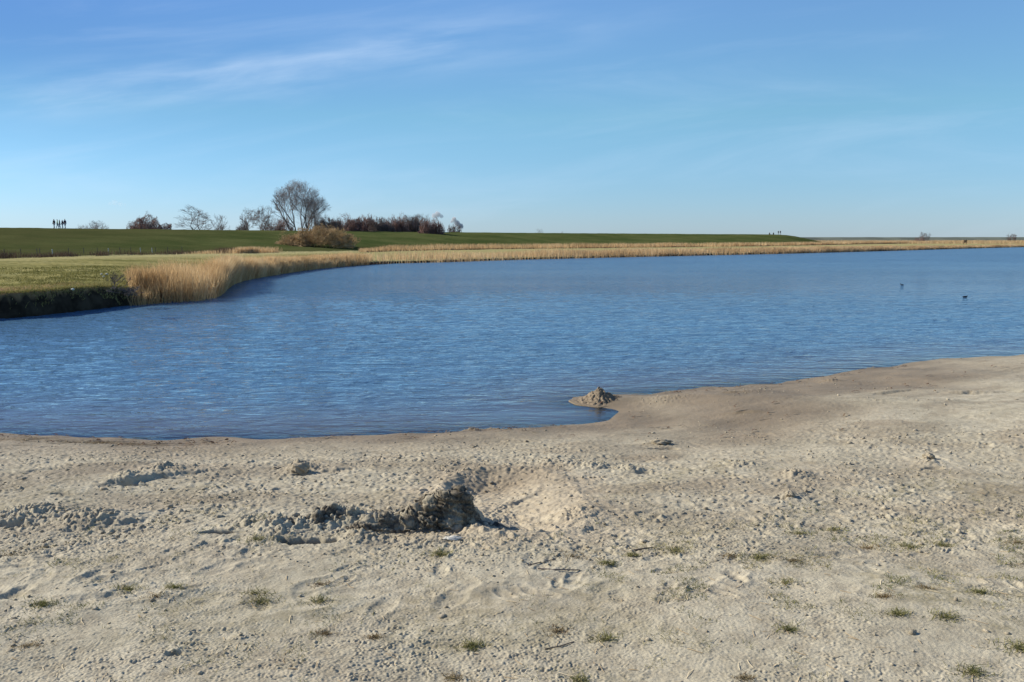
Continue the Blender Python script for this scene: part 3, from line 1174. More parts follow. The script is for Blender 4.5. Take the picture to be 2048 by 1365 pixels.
    keep = rng.random(n) < np.clip(.6 + perlin(x * .02, y * .02, 141), .15, 1)
    B = B[keep]
    n = len(B)
    dist = np.hypot(B[:, 0], B[:, 1])
    o = blades('reed_bed', B, 1.5 * (.7 + .5 * rng.random(n)), .09 * dist / 300, REED_FAR, .1, .2, 2)
    tag(o, 'distant flat land of pale tan reeds right of where the dyke ends', 'reeds', kind='stuff')
    # dark tussocks along the water edge of the belt
    u, t, B = strip_scatter(9000, U[700], U[2040] + 30, lambda u, W, r: -0.3 + r * .9,
                            lambda u, t, x, y, W: np.clip((perlin(u * .16, u * 0, 142) + .3 * perlin(u * .7, u * 0, 143)) * 2.6 - .15, 0, 1))
    n = len(u)
    B[:, 2] = np.maximum(B[:, 2], 0) - .03
    dist = np.hypot(B[:, 0], B[:, 1])
    o = blades('sedge_and_shadow_line', B, .38 * (.6 + .7 * rng.random(n)), .05 * dist / 100, WEED, .3, .3, 2)
    tag(o, 'dark wet stubble of sedge along the waterline of the far reeds', 'sedge', kind='stuff')
    # weeds on the dyke foot at left
    u, t, B = strip_scatter(26000, 0, U[440], lambda u, W, r: W - 1.2 + r * 3.2,
                            lambda u, t, x, y, W: np.clip(.55 + perlin(x * .35, y * .35, 144) * 1.2, .05, 1))
    n = len(u)
    B[:, 2] = .76
    o = blades('dry_weeds', B, .62 * (.45 + .8 * rng.random(n)) * (1 + .5 * perlin(B[:, 0] * .3, B[:, 1] * .3, 145)), np.full(n, .03), WEED, .2, .3, 2)
    tag(o, 'purplish brown dead weeds along the ditch and fence at the dyke foot', 'weeds', kind='stuff')


reeds()


def meadow_grass():
    def dn(u, t, x, y, W):
        return np.clip(.5 + perlin(x * .8, y * .8, 151) * 1.4, .05, 1)
    u, t, B = strip_scatter(70000, U[0] - 14, U[330], lambda u, W, r: .1 + (r ** 1.7) * 26, dn)
    n = len(u)
    dist = np.hypot(B[:, 0], B[:, 1])
    brown = (1 - sstep(t, 1, 7)) * .35
    rr = np.clip(rng.normal(.42, .22, n) + brown + .5 * perlin(B[:, 0] * .3, B[:, 1] * .3, 152), 0, 1)
    h = .085 * (.5 + rng.random(n)) * (1 + .9 * np.clip(perlin(B[:, 0] * 1.1, B[:, 1] * 1.1, 153), 0, 1))
    B[:, 2] -= .01
    o = blades('meadow_grass', B, h, .016 * dist / 30, MEADOWBL, .5, .5, 2, rr)
    tag(o, 'olive and straw coloured short grass on the bank top at left', 'grass', kind='stuff')
    # overhanging lip grass on the peat bank
    u, t, B = strip_scatter(9000, U[0] - 14, U[300] + 2, lambda u, W, r: .0 + r * .7)
    n = len(u)
    keep = B[:, 2] > .66
    B, u = B[keep], u[keep]
    n = len(B)
    o = blades('bank_edge_grass', B, .10 * (.5 + rng.random(n)), np.full(n, .018), MEADOWBL, .7, .9, 2, np.clip(rng.normal(.6, .2, n), 0, 1), lean_dir=-1.2)
    tag(o, 'straw coloured grass hanging over the lip of the dark bank', 'grass', kind='stuff')


meadow_grass()


# ------------------------------------------------------------------ woody plants
def seg_mesh(name, segs, mat, sides=4, parent=None):
    S = np.array(segs)       # x0 y0 z0 x1 y1 z1 r0 r1
    p0, p1, r0, r1 = S[:, :3], S[:, 3:6], S[:, 6], S[:, 7]
    d = p1 - p0
    d /= np.linalg.norm(d, axis=1)[:, None] + 1e-9
    a = np.where(np.abs(d[:, 2:3]) < .9, np.array([[0, 0, 1.]]), np.array([[1., 0, 0]]))
    uu = np.cross(d, a)
    uu /= np.linalg.norm(uu, axis=1)[:, None]
    vv = np.cross(d, uu)
    n = len(S)
    V = np.empty((n, 2 * sides, 3))
    for i in range(sides):
        t = 2 * math.pi * i / sides
        o = uu * math.cos(t) + vv * math.sin(t)
        V[:, i] = p0 + o * r0[:, None]
        V[:, sides + i] = p1 + o * r1[:, None]
    F = []
    for i in range(sides):
        j = (i + 1) % sides
        F.append([i, j, sides + j, sides + i])
    F = (np.arange(n)[:, None, None] * 2 * sides + np.array(F)[None]).reshape(-1, 4)
    return mesh_np(name, V.reshape(-1, 3), F, mat, False, {'rnd': np.repeat(np.array([random.random() for _ in range(n)]), 2 * sides)}, parent)


def grow(segs, p, d, length, r, depth, maxd, rnd_, up=.12, spread=.6, ratio=.62, kids=4, twig_r=.015, bend=.16, gnarl=0):
    """adds a bent branch and its children"""
    npc = 4 if depth < 2 else 3
    pts = [p]
    q = p.copy()
    dd = d.copy()
    for i in range(npc):
        dd = dd + Vector((rnd_.gauss(0, bend), rnd_.gauss(0, bend), rnd_.gauss(0, bend * .6) + up))
        dd.normalize()
        q = q + dd * (length / npc)
        pts.append(q.copy())
    rend = max(twig_r * .7, r * .45)
    for i in range(npc):
        ra = r + (rend - r) * i / npc
        rb = r + (rend - r) * (i + 1) / npc
        segs.append((*pts[i], *pts[i + 1], ra, rb, depth))
    if depth >= maxd:
        return
    for k in range(kids):
        f = rnd_.uniform(.18 if depth == 0 else .30, 1.0)
        if k == 0:
            f = 1.0
        idx = min(npc - 1, int(f * npc))
        base = pts[idx].lerp(pts[idx + 1], f * npc - idx) if idx < npc else pts[-1]
        ax = (pts[idx + 1] - pts[idx]).normalized()
        perp = Vector((rnd_.gauss(0, 1), rnd_.gauss(0, 1), rnd_.gauss(0, .6)))
        perp = (perp - ax * perp.dot(ax)).normalized()
        sp = spread * rnd_.uniform(.6, 1.3) * (.4 if k == 0 else 1)
        nd = (ax + perp * sp).normalized()
        grow(segs, base, nd, length * ratio * rnd_.uniform(.75, 1.2), max(twig_r, r * .55 * (1.1 if k == 0 else .8)), depth + 1, maxd, rnd_,
             up, spread, ratio, kids, twig_r, bend, gnarl)


BARK = simple_mat('bark_grey', (0.145, 0.125, 0.115), 0.9, .3, 3)
BARKD = simple_mat('bark_dark', (0.085, 0.070, 0.066), 0.9, .3, 3)
TWIGG = simple_mat('twigs_grey', (0.23, 0.20, 0.185), 0.9, .25, .6)
TWIGL = simple_mat('twigs_pale', (0.28, 0.24, 0.225), 0.9, .25, .6)
TWIGR = simple_mat('twigs_reddish', (0.235, 0.14, 0.11), 0.9, .3, .5)
TWIGD = simple_mat('twigs_dark', (0.175, 0.13, 0.11), 0.9, .3, .5)
TWIGO = simple_mat('twigs_willow', (0.42, 0.285, 0.14), 0.9, .3, .6)


def fit(segs, w, h):
    """scale a grown plant about its base to the wanted width and height"""
    A = np.array(segs)
    zmax = np.percentile(np.r_[A[:, 2], A[:, 5]], 99.7)
    xs = np.r_[A[:, 0], A[:, 3]]
    wid = np.percentile(xs, 99) - np.percentile(xs, 1)
    sx, sz = w / wid, h / zmax
    A[:, [0, 1, 3, 4]] *= sx
    A[:, [2, 5]] *= sz
    return A


def place(px, Y, z=.5):
    x = (px - 1024) / FPX * (Y * math.cos(PITCH) + (CAMH - z) * math.sin(PITCH))
    return (x, Y, z)


def px_h(py, Y):
    return at_y(1024, py, Y)[2]


def tree(px, Y, top_py, wpx, label, seed, trunks=1, lean=0.0, barkm=BARK, twigm=TWIGG, kids=4, maxd=5, up=.12, spread=.6, twig_r=.016,
         name='bare_tree', cat='tree', group=None, r0=.22, fork=.3, z=.5, leans=None, ratio=.62):
    rn = random.Random(seed)
    loc = place(px, Y, z)
    H = px_h(top_py, Y) - z
    Wd = wpx / FPX * Y
    segs = []
    for t in range(trunks):
        ln = lean if leans is None else leans[t]
        d = Vector((ln + (0 if leans else rn.uniform(-.12, .12)), rn.uniform(-.15, .15), 1)).normalized()
        b = Vector((rn.uniform(-.3, .3) * (trunks > 1), rn.uniform(-.3, .3) * (trunks > 1), 0))
        grow(segs, b, d, H * .42, r0, 0, maxd, rn, up, spread, ratio, kids, twig_r)
    A = fit(segs, Wd * 1.25, H * 1.14)
    mx, my, mz = (A[:, 0] + A[:, 3]) / 2, (A[:, 1] + A[:, 4]) / 2, (A[:, 2] + A[:, 5]) / 2
    qx, qy, qz = mx / (Wd * .5), my / (Wd * .5), (mz - .5 * H) / (.5 * H)
    q = np.sqrt(qx ** 2 + qy ** 2 + np.maximum(qz, 0) ** 2)
    lim = 1.0 + .14 * perlin(np.arctan2(qx, qz) * 2.5, my / Wd * 3, seed) + .06 * np.sin(np.arange(len(A)) * 12.9898)
    A = A[(q < lim) | (A[:, 8] < 1.5)]
    root = empty(name, loc)
    m = A[:, 8] < 1.5
    seg_mesh('trunk', A[m, :8], barkm, 6, root)
    seg_mesh('crown', A[~m, :8], twigm, 3, root)
    tag(root, label, cat, group)
    return root


def bush(px, Y, top_py, wpx, label, seed, twigm=TWIGR, stems=26, kids=3, maxd=3, z=.5, twig_r=.018, name='bare_bush', cat='bush', group=None,
         dome=.5, depthw=.7):
    rn = random.Random(seed)
    loc = place(px, Y, z)
    H = px_h(top_py, Y) - z
    Wd = wpx / FPX * Y
    segs = []
    for s in range(stems):
        f = rn.uniform(-1, 1)
        g = rn.uniform(-1, 1)
        b = Vector((f * Wd * .36, g * Wd * .36 * depthw, 0))
        L = H * math.sqrt(max(.12, 1 - dome * (f * f + .5 * g * g))) * rn.uniform(.75, 1.08)
        d = Vector((f * .6 + rn.gauss(0, .12), g * .5 + rn.gauss(0, .12), 1)).normalized()
        grow(segs, b, d, L * .55, .05, 0, maxd, rn, .05, .8, .66, kids, twig_r, .2)
    A = fit(segs, Wd, H)
    pw = 2.0 + 2.2 * (1 - dome)
    for c in (0, 3):
        qx, qy, qz = np.abs(A[:, c]) / (Wd * .5), np.abs(A[:, c + 1]) / (Wd * .5 * max(depthw, .4)), np.maximum(A[:, c + 2], 0) / H
        q = (qx ** pw + qy ** pw + qz ** pw) ** (1 / pw)
        an = np.arctan2(A[:, c], A[:, c + 2] + .01)
        lim = .90 + .26 * perlin(an * 2.2, A[:, c + 1] / Wd * 2.5, seed) + .14 * perlin(an * 7, A[:, c + 1] / Wd * 6, seed + 1)
        over = np.maximum(q / lim, 1)
        f = 1 / over ** .88
        A[:, c] *= f
        A[:, c + 1] *= f
        A[:, c + 2] = np.maximum(A[:, c + 2], -.2) * f
    o = seg_mesh(name, A[:, :8], twigm, 3)
    o.location = loc
    tag(o, label, cat, group)
    return o


G = 'leafless trees and bushes behind the dyke'
bush(190, 190, 437, 76, 'faint pale grey leafless bush on the dyke skyline just right of the walkers', 1, TWIGG, 26, 4, 4, twig_r=.011, group=G, dome=.4)
bush(302, 178, 423, 104, 'dense reddish round bush alone on the left skyline', 2, TWIGR, 52, 4, 4, group=G, dome=.95, twig_r=.019)
tree(388, 185, 413, 78, 'small spreading bare tree right of the round reddish bush', 3, 2, .05, BARKD, TWIGD, 4, 5, .02, .9, .018, group=G, r0=.16, ratio=.7)
tree(440, 195, 428, 40, 'thin low bare tree left of the leaning tree', 4, 4, 0, BARK, TWIGD, 4, 4, .1, .5, .014, group=G, r0=.08)
tree(508, 190, 412, 52, 'bare tree whose dark trunk leans left into a flat crown', 5, 1, -.38, BARKD, TWIGD, 4, 5, .02, .8, .02, group=G, r0=.14, ratio=.7)
bush(486, 200, 432, 34, 'small dark bush at the foot of the leaning tree', 6, TWIGD, 10, 4, 4, group=G)
tree(532, 200, 412, 50, 'gnarled bare tree between the leaning tree and the tallest tree', 7, 2, -.1, BARKD, TWIGD, 4, 5, .02, .8, .018, group=G, r0=.13, ratio=.7)
bush(560, 212, 430, 70, 'reddish thicket bush under the left side of the tallest tree', 8, TWIGR, 26, 4, 4, group=G)
tree(604, 208, 361, 112, 'tallest bare tree, wide grey fan of branches above the dyke', 9, 5, 0, BARK, TWIGL, 4, 6, .08, .6, .0095, group=G, r0=.25,
     leans=[-.55, -.3, -.05, .2, .45], ratio=.66)
tree(634, 214, 385, 46, 'slender bare tree on the right edge of the tallest tree', 10, 2, .03, BARK, TWIGG, 4, 4, .16, .45, .017, group=G, r0=.17, leans=[-.03, .12])
thick = [(655, 430, 62, TWIGD, 'dark bush starting the long thicket, beside the slender tree'),
         (690, 428, 66, TWIGR, 'second bush of the long thicket, reddish with dark stems'),
         (728, 426, 62, TWIGR, 'reddest rounded bush in the left half of the long thicket'),
         (762, 430, 56, TWIGD, 'dark flat topped bush in the middle of the long thicket'),
         (796, 429, 60, TWIGR, 'brownish bush right of the middle of the long thicket'),
         (830, 424, 66, TWIGD, 'tallest dark bush near the right end of the long thicket'),
         (862, 433, 60, TWIGR, 'last bush of the long thicket, sloping down to the right')]
for i, (px, ty, w, mt, lb) in enumerate(thick):
    bush(px, 212 + 6 * (i % 3), ty, w, lb, 20 + i, mt, 40, 4, 4, group=G, dome=.4 + .15 * (i == 6), twig_r=.022)
bush(908, 240, 444, 34, 'small dark bush alone right of the long thicket', 31, TWIGD, 16, 4, 4, group=G, dome=.6, twig_r=.024)
tree(1083, 280, 449, 22, 'tiny lone bare tree on the middle of the skyline', 32, 2, 0, BARKD, TWIGG, 3, 4, .1, .7, .02, group=G, r0=.1)
bush(1122, 300, 461, 30, 'very low dark hump of scrub beside the tiny lone tree', 33, TWIGD, 24, 3, 3, group=G, dome=.8, twig_r=.03)
bush(1847, 400, 463, 24, 'grey leafless bush rising from the far reeds at right', 34, TWIGG, 22, 3, 3, group='bushes in the far reeds', twig_r=.03)
bush(1838, 380, 474, 22, 'low reddish scrub at the foot of the grey far bush', 35, TWIGR, 18, 3, 3, group='bushes in the far reeds', twig_r=.03)
bush(2022, 430, 464, 20, 'small dark bush at the far right edge above the reeds', 36, TWIGD, 20, 3, 3, group='bushes in the far reeds', twig_r=.03)
# big willow bush on the near side of the dyke
bush(645, 140, 447, 156, 'big round orange brown willow bush in front of the dyke', 40, TWIGO, 90, 4, 4, z=.55, name='willow_bush', dome=1.0, twig_r=.013, depthw=.8)
bush(588, 138, 463, 80, 'lower paler willow bush leaning on the left of the big round one', 41, TWIGO, 26, 4, 4, z=.55, name='willow_bush', dome=.8, twig_r=.012)
# sapling twigs near the reed clump on the bank
for i, (px, py, hpx, lb) in enumerate([(228, 577, 34, 'small twiggy dead shrub on the bank at the left end of the reeds'),
                                       (262, 590, 20, 'low heap of dead twigs lying on the bank under the reeds')]):
    p = at_z(px, py, .74)
    rn = random.Random(60 + i)
    segs = []
    for s in range(7):
        grow(segs, Vector((rn.gauss(0, .1), rn.gauss(0, .1), 0)), Vector((rn.gauss(0, .6), rn.gauss(0, .4), 1)).normalized(), .35, .014, 0, 3, rn, .0, .7, .6, 3, .006)
    A = fit(segs, [.8, 1.3][i], hpx / FPX * p[1])
    o = seg_mesh('dead_shrub', A[:, :8], BARKD, 3)
    o.location = (p[0], p[1], p[2] - .03)
    tag(o, lb, 'shrub')

# ------------------------------------------------------------------ fence at the dyke foot
POSTD = simple_mat('weathered_post', (0.10, 0.085, 0.07), .9, .3, 12)
POSTW = simple_mat('white_post', (0.62, 0.60, 0.55), .7, .12, 12)
WIRE = simple_mat('rusty_wire', (0.10, 0.09, 0.085), .5, .2, 12)


def fence():
    root = empty('wire_fence', at_z(0, 517, .8))
    r0 = Vector(root.location)
    pts = []
    posts = [(-90, 0), (-40, 0), (8, 0), (42, 0), (75, 0), (80, 0), (105, 1), (137, 0), (168, 0), (196, 0), (217, 1), (240, 0), (262, 0), (282, 1), (304, 1), (312, 0), (335, 0), (365, 0)]
    for px, w in posts:
        py = np.interp(px, [-90, 0, 90, 180, 260, 330, 390], [521, 517, 514, 512, 510, 509, 507]) - 1.2
        p = Vector(at_z(px, py, .78))
        h = .82 if not w else .72
        rn = random.Random(px)
        top = p + Vector((rn.gauss(0, .03), rn.gauss(0, .03), h))
        a = p - r0 - Vector((0, 0, .4))
        b = top - r0
        r = .032 if not w else .04
        segs = [(*a, *b, r, r * .92), (*b, *(b + Vector((0, 0, .02))), r * .92, r * .4)]
        o = seg_mesh('post', segs, POSTW if w else POSTD, 8, root)
        if w:
            o['label'] = 'white painted post'
        pts.append(b)
    ws = []
    for zz in (.12, .42):
        for a, b in zip(pts[:-1], pts[1:]):
            m = (a + b) / 2 - Vector((0, 0, .03))
            ws.append((*(a - Vector((0, 0, zz))), *(m - Vector((0, 0, zz))), .005, .005))
            ws.append((*(m - Vector((0, 0, zz))), *(b - Vector((0, 0, zz))), .005, .005))
    seg_mesh('wire', ws, WIRE, 4, root)
    tag(root, 'low wire fence of dark and white posts along the ditch at the dyke foot', 'fence')


fence()

# ------------------------------------------------------------------ people
SKIN = simple_mat('skin', (0.55, 0.36, 0.27), .6, .05, 5)


def cloth(name, c):
    return simple_mat(name, c, .85, .12, 20)


def skin_obj(name, verts, edges, radii, mat, parent, sub=1):
    me = bpy.data.meshes.new(name)
    me.from_pydata([tuple(v) for v in verts], edges, [])
    o = bpy.data.objects.new(name, me)
    o.parent = parent
    col.objects.link(o)
    o.modifiers.new('skin', 'SKIN')
    sv = me.skin_vertices[0].data
    for i, r in enumerate(radii):
        sv[i].radius = (r, r) if isinstance(r, (int, float)) else r
        sv[i].use_root = (i == 0)
    s = o.modifiers.new('subsurf', 'SUBSURF')
    s.levels = s.render_levels = sub
    me.materials.append(mat)
    return o


def person(loc, rz, H, label, jacket, trousers, hair, stride=.18, sit=False, group=None, arm=.0):
    root = empty('person', loc, rz)
    k = H / 1.75
    z0 = 0.0
    hip = .93
    if sit:
        z0 = -.72
    J = {}

    def P(n, x, y, z, r):
        J[n] = (Vector((x, y, z + z0)) * k, r * k)
    P('pelvis', 0, 0, hip, .13)
    P('waist', 0, 0, 1.08, .125)
    P('chest', 0, -.01, 1.28, .135)
    P('neck', 0, 0, 1.48, .06)
    P('head', 0, .02, 1.60, .085)
    P('crown', 0, .0, 1.70, .075)
    P('nose', 0, .115, 1.60, .018)
    for s, nm in ((-1, 'L'), (1, 'R')):
        P('sh' + nm, s * .165, 0, 1.42, .055)
        P('el' + nm, s * .205, -.03 + arm * s * .05, 1.14, .045)
        P('wr' + nm, s * .25, .10 + s * arm, .90, .030)
        P('pa' + nm, s * .25, .13 + s * arm, .82, .032)
        for f in range(4):
            P('fa%d%s' % (f, nm), s * .25 + (f - 1.5) * .006, .115 + s * arm + f * .017, .755 - .008 * (f in (1, 2)), .009)
            P('fb%d%s' % (f, nm), s * .24 + (f - 1.5) * .006, .125 + s * arm + f * .017, .71 - .014 * (f in (1, 2)), .008)
        P('th' + nm, s * .225, .165 + s * arm, .79, .009)
        if sit:
            P('hp' + nm, s * .10, .02, .86, .095)
            P('kn' + nm, s * .12, .42, 1.12, .06)
            P('an' + nm, s * .12, .66, .78, .042)
            P('to' + nm, s * .12, .80, .76, .04)
        else:
            P('hp' + nm, s * .10, 0, .86, .095)
            P('kn' + nm, s * .105, s * stride * .45 + .04, .49, .062)
            P('an' + nm, s * .105, s * stride, .08 + .04 * (s < 0), .042)
            P('to' + nm, s * .11, s * stride + .15, .035, .036)

    def chain(names):
        return names
    def build(name, chains, mat, grow_r=0.0, sub=1):
        idx, vs, rs, es = {}, [], [], []
        for ch in chains:
            for a in ch:
                if a not in idx:
                    idx[a] = len(vs)
                    vs.append(J[a][0])
                    rs.append(J[a][1] + grow_r)
            for a, b in zip(ch[:-1], ch[1:]):
                es.append((idx[a], idx[b]))
        return skin_obj(name, vs, es, rs, mat, root, sub)
    bod = [['pelvis', 'waist', 'chest', 'neck', 'head', 'crown'], ['head', 'nose']]
    for nm in 'LR':
        bod += [['chest', 'sh' + nm, 'el' + nm, 'wr' + nm, 'pa' + nm], ['pelvis', 'hp' + nm, 'kn' + nm, 'an' + nm, 'to' + nm], ['wr' + nm, 'th' + nm]]
        for f in range(4):
            bod.append(['pa' + nm, 'fa%d%s' % (f, nm), 'fb%d%s' % (f, nm)])
    build('body', bod, SKIN)
    jk = [['pelvis', 'waist', 'chest', 'neck']]
    for nm in 'LR':
        jk.append(['chest', 'sh' + nm, 'el' + nm, 'wr' + nm])
    jo = build('jacket', jk, jacket, .014)
    tr = []
    for nm in 'LR':
        tr.append(['pelvis', 'hp' + nm, 'kn' + nm, 'an' + nm])
    build('trousers', tr, trousers, .016)
    sh = empty
    for nm in 'LR':
        build('shoe', [['an' + nm, 'to' + nm]], SHOE, .012)
    # hair cap
    c = J['crown'][0]
    vs = [c + Vector((0, -.035, -.10)) * k, c + Vector((0, -.03, -.02)) * k, c + Vector((0, .03, .01)) * k]
    skin_obj('hair', vs, [(0, 1), (1, 2)], [.075 * k, .088 * k, .07 * k], hair, root)
    tag(root, label, 'person', group)
    return root


SHOE = cloth('shoe_dark', (0.03, 0.03, 0.03))
c_dark = cloth('cloth_dark_plum', (0.035, 0.022, 0.04))
c_navy = cloth('cloth_navy', (0.015, 0.018, 0.05))
c_lime = cloth('cloth_pale_lime', (0.60, 0.68, 0.36))
c_olive = cloth('cloth_olive', (0.10, 0.13, 0.07))
c_jean = cloth('cloth_jeans', (0.16, 0.20, 0.27))
c_grey = cloth('cloth_light_grey', (0.42, 0.42, 0.42))
c_black = cloth('cloth_black', (0.012, 0.016, 0.022))
HAIRB = cloth('hair_brown', (0.05, 0.03, 0.02))
HAIRD = cloth('hair_dark', (0.015, 0.012, 0.01))
HAIRL = cloth('hair_light', (0.30, 0.22, 0.12))


def crest_at(px, back=1.2):
    ta = (px - 1024) / FPX / math.cos(PITCH) * 1.0
    A = CR[:, 0] / CR[:, 1]
    x = float(np.interp(ta, A, CR[:, 0]))
    y = float(np.interp(ta, A, CR[:, 1]))
    z = float(np.interp(ta, A, CR[:, 2]))
    k = 1 + back / math.hypot(x, y)
    return (x * k, y * k, z + .0)


GP = 'walkers on the dyke at left'
person(crest_at(125), 1.2, 1.64, 'leftmost walker on the dyke, dark plum jacket, striding', c_dark, c_grey, HAIRD, .25, group=GP)
person(crest_at(131.5, .4), -1.0, 1.58, 'walker on the dyke in a pale lime jacket, second from left', c_lime, c_grey, HAIRL, .22, group=GP)
person(crest_at(136, 1.5), 1.9, 1.55, 'walker on the dyke in an olive jacket, behind the pale lime one', c_olive, c_jean, HAIRB, .18, group=GP)
person(crest_at(141.5), 1.4, 1.52, 'walker on the dyke in a black plum coat, second from right of the left group', c_dark, c_grey, HAIRD, .2, group=GP)
person(crest_at(146.5), 1.1, 1.70, 'rightmost walker of the left group, navy jacket and pale trousers', c_navy, c_grey, HAIRD, .24, group=GP)
GQ = 'people resting at the right end of the dyke'
person(crest_at(1547.5), 3.1, 1.72, 'left of the two people standing in black at the dyke end', c_black, c_grey, HAIRD, .06, group=GQ)
person(crest_at(1551.5), 2.9, 1.80, 'right of the two people standing in black at the dyke end', c_black, c_grey, HAIRD, .06, group=GQ)
person(crest_at(1538, .2), 3.0, 1.70, 'dark figure sitting on the dyke crest left of the standing pair', c_black, c_black, HAIRD, .1, sit=True, group=GQ)
person(crest_at(1530, .2), 3.3, 1.55, 'small dark seated figure farthest left on the dyke end', c_black, c_black, HAIRD, .1, sit=True, group=GQ)

# ------------------------------------------------------------------ board in the reeds
WOODD = simple_mat('dark_brown_wood', (0.075, 0.045, 0.028), .8, .3, 6)


def board():
    p = place(1930, 315, .45)
    root = empty('notice_board', p)
    for s in (-.5, .5):
        seg_mesh('post', [(s, 0, -.3, s, 0, 1.75, .09, .085)], WOODD, 6, root)
    V, F = [], []
    for zc, hh in ((1.42, .16), (1.08, .14), (.76, .13)):
        b = len(V)
        for x in (-.62, .62):
            for y in (-.13, -.085):
                for z in (zc - hh, zc + hh):
                    V.append((x, y, z))
        F += [[b, b + 1, b + 3, b + 2], [b + 4, b + 6, b + 7, b + 5], [b, b + 4, b + 5, b + 1], [b + 2, b + 3, b + 7, b + 6],
              [b, b + 2, b + 6, b + 4], [b + 1, b + 5, b + 7, b + 3]]
    mesh_np('panel', V, F, WOODD, False, None, root)
    tag(root, 'small dark brown board on two posts in the far reeds at right', 'board')


board()

# ------------------------------------------------------------------ water birds
BIRDM = simple_mat('dark_feathers', (0.012, 0.014, 0.02), .6, .2, 30)
BEAK = simple_mat('pale_beak', (0.45, 0.42, 0.36), .5, .1, 30)


def bird(px, py, L, rz, label, low=False):
    p = at_z(px, py, 0)
    root = empty('water_bird', (p[0], p[1], 0), rz)
    s = L / .36
    hz = .10 if low else .20
    vs = [Vector(v) * s for v in [(0, 0, .03), (-.09, 0, .035), (-.17, 0, .06), (.08, 0, .04), (.12, 0, .075), (.135, 0, hz * .8), (.15, 0, hz), (.175, 0, hz)]]
    ed = [(0, 1), (1, 2), (0, 3), (3, 4), (4, 5), (5, 6), (6, 7)]
    rr = [.07 * s, .06 * s, .02 * s, .055 * s, .032 * s, .024 * s, .032 * s, .02 * s]
    skin_obj('body', vs, ed, rr, BIRDM, root, 2)
    seg_mesh('beak', [(.18 * s, 0, hz * s, .225 * s, 0, (hz - .012) * s, .012 * s, .003 * s)], BEAK, 6, root)
    tag(root, label, 'bird', 'dark water birds on the lake')


bird(1804, 571, .21, 3.0, 'small dark bird with raised head floating far out on the lake')
bird(1930, 595.5, .27, .2, 'low dark bird floating flat on the water, nearest the right edge', True)


# ------------------------------------------------------------------ clods, litter, tufts on the sand
def ico():
    t = (1 + 5 ** .5) / 2
    v = np.array([(-1, t, 0), (1, t, 0), (-1, -t, 0), (1, -t, 0), (0, -1, t), (0, 1, t), (0, -1, -t), (0, 1, -t), (t, 0, -1), (t, 0, 1), (-t, 0, -1), (-t, 0, 1)], float)
    v /= np.linalg.norm(v[0])
    f = np.array([(0, 11, 5), (0, 5, 1), (0, 1, 7), (0, 7, 10), (0, 10, 11), (1, 5, 9), (5, 11, 4), (11, 10, 2), (10, 7, 6), (7, 1, 8), (3, 9, 4), (3, 4, 2), (3, 2, 6), (3, 6, 8), (3, 8, 9), (4, 9, 5), (2, 4, 11), (6, 2, 10), (8, 6, 7), (9, 8, 1)])
    return v, f


IV, IF = ico()


def clods():
    n = 60000
    s = rng.uniform(1 / 13.5, 1 / 3.0, n)
    y = 1 / s
    x = rng.uniform(-.72, .74, n) * y
    sd = shore_sd(x, y)
    rg = rough_map(x, y)
    p = (rg * 1.15) ** 1.4 * (sd > .35) * np.clip(.5 + 1.3 * perlin(x * 1.4, y * 1.4, 161), 0.02, 1)
    # extra around the pit rim and spoil
    for hx, hy, r, a in heaps:
        q = np.exp(-((x - hx) ** 2 + (y - hy) ** 2) / (r * 1.5) ** 2)
        p = np.maximum(p, q * .9 * (sd > .05))
    d, ins = poly_dist(x, y, rim)
    p = np.where(ins & (d > .2), p * .5, p)
    keep = rng.random(n) < p * .42
    x, y = x[keep], y[keep]
    n = len(x)
    z = sand_z(x, y)
    size = np.clip(rng.lognormal(math.log(.0050), .5, n), .003, .02) * (.7 + .5 * np.clip(y / 7, 0, 1.4))
    sc = size[:, None] * rng.uniform(.6, 1.3, (n, 3)) * np.array([1.15, 1.15, .75])
    rot = rng.random(n) * 6.28
    j = 1 + rng.normal(0, .22, (n, 12, 1))
    P = IV[None] * j * sc[:, None, :]
    c, s_ = np.cos(rot)[:, None], np.sin(rot)[:, None]
    X = P[..., 0] * c - P[..., 1] * s_ + x[:, None]
    Y = P[..., 0] * s_ + P[..., 1] * c + y[:, None]
    Z = P[..., 2] + (z + size * .25)[:, None]
    V = np.stack([X, Y, Z], -1).reshape(-1, 3)
    F = (np.arange(n)[:, None, None] * 12 + IF[None]).reshape(-1, 3)
    o = mesh_np('sand_clods', V, F, CLOD, False, {'rnd': np.repeat(rng.random(n), 12)})
    tag(o, 'small crumbs and clods of dry sand strewn over the trampled beach', 'sand clods', kind='stuff')


clods()


def sticks_mesh(name, P, L, W, yaw, mat, lift=.006):
    """flat thin straws lying on the sand; follows the ground at three points"""
    n = len(P)
    V = np.empty((n, 6, 3))
    for i, f in enumerate((-.5, 0, .5)):
        bx = P[:, 0] + np.cos(yaw) * L * f - np.sin(yaw) * L * .08 * (i == 1)
        by = P[:, 1] + np.sin(yaw) * L * f + np.cos(yaw) * L * .08 * (i == 1)
        bz = np.maximum(sand_z(bx, by), 0) + lift * (1 + (i == 1))
        V[:, 2 * i] = np.stack([bx - np.sin(yaw) * W / 2, by + np.cos(yaw) * W / 2, bz - .001], 1)
        V[:, 2 * i + 1] = np.stack([bx + np.sin(yaw) * W / 2, by - np.cos(yaw) * W / 2, bz + W * .15], 1)
    F = (np.arange(n)[:, None, None] * 6 + np.array([[0, 1, 3, 2], [2, 3, 5, 4]])[None]).reshape(-1, 4)
    return mesh_np(name, V.reshape(-1, 3), F, mat, False, {'rnd': np.repeat(rng.random(n), 6)})


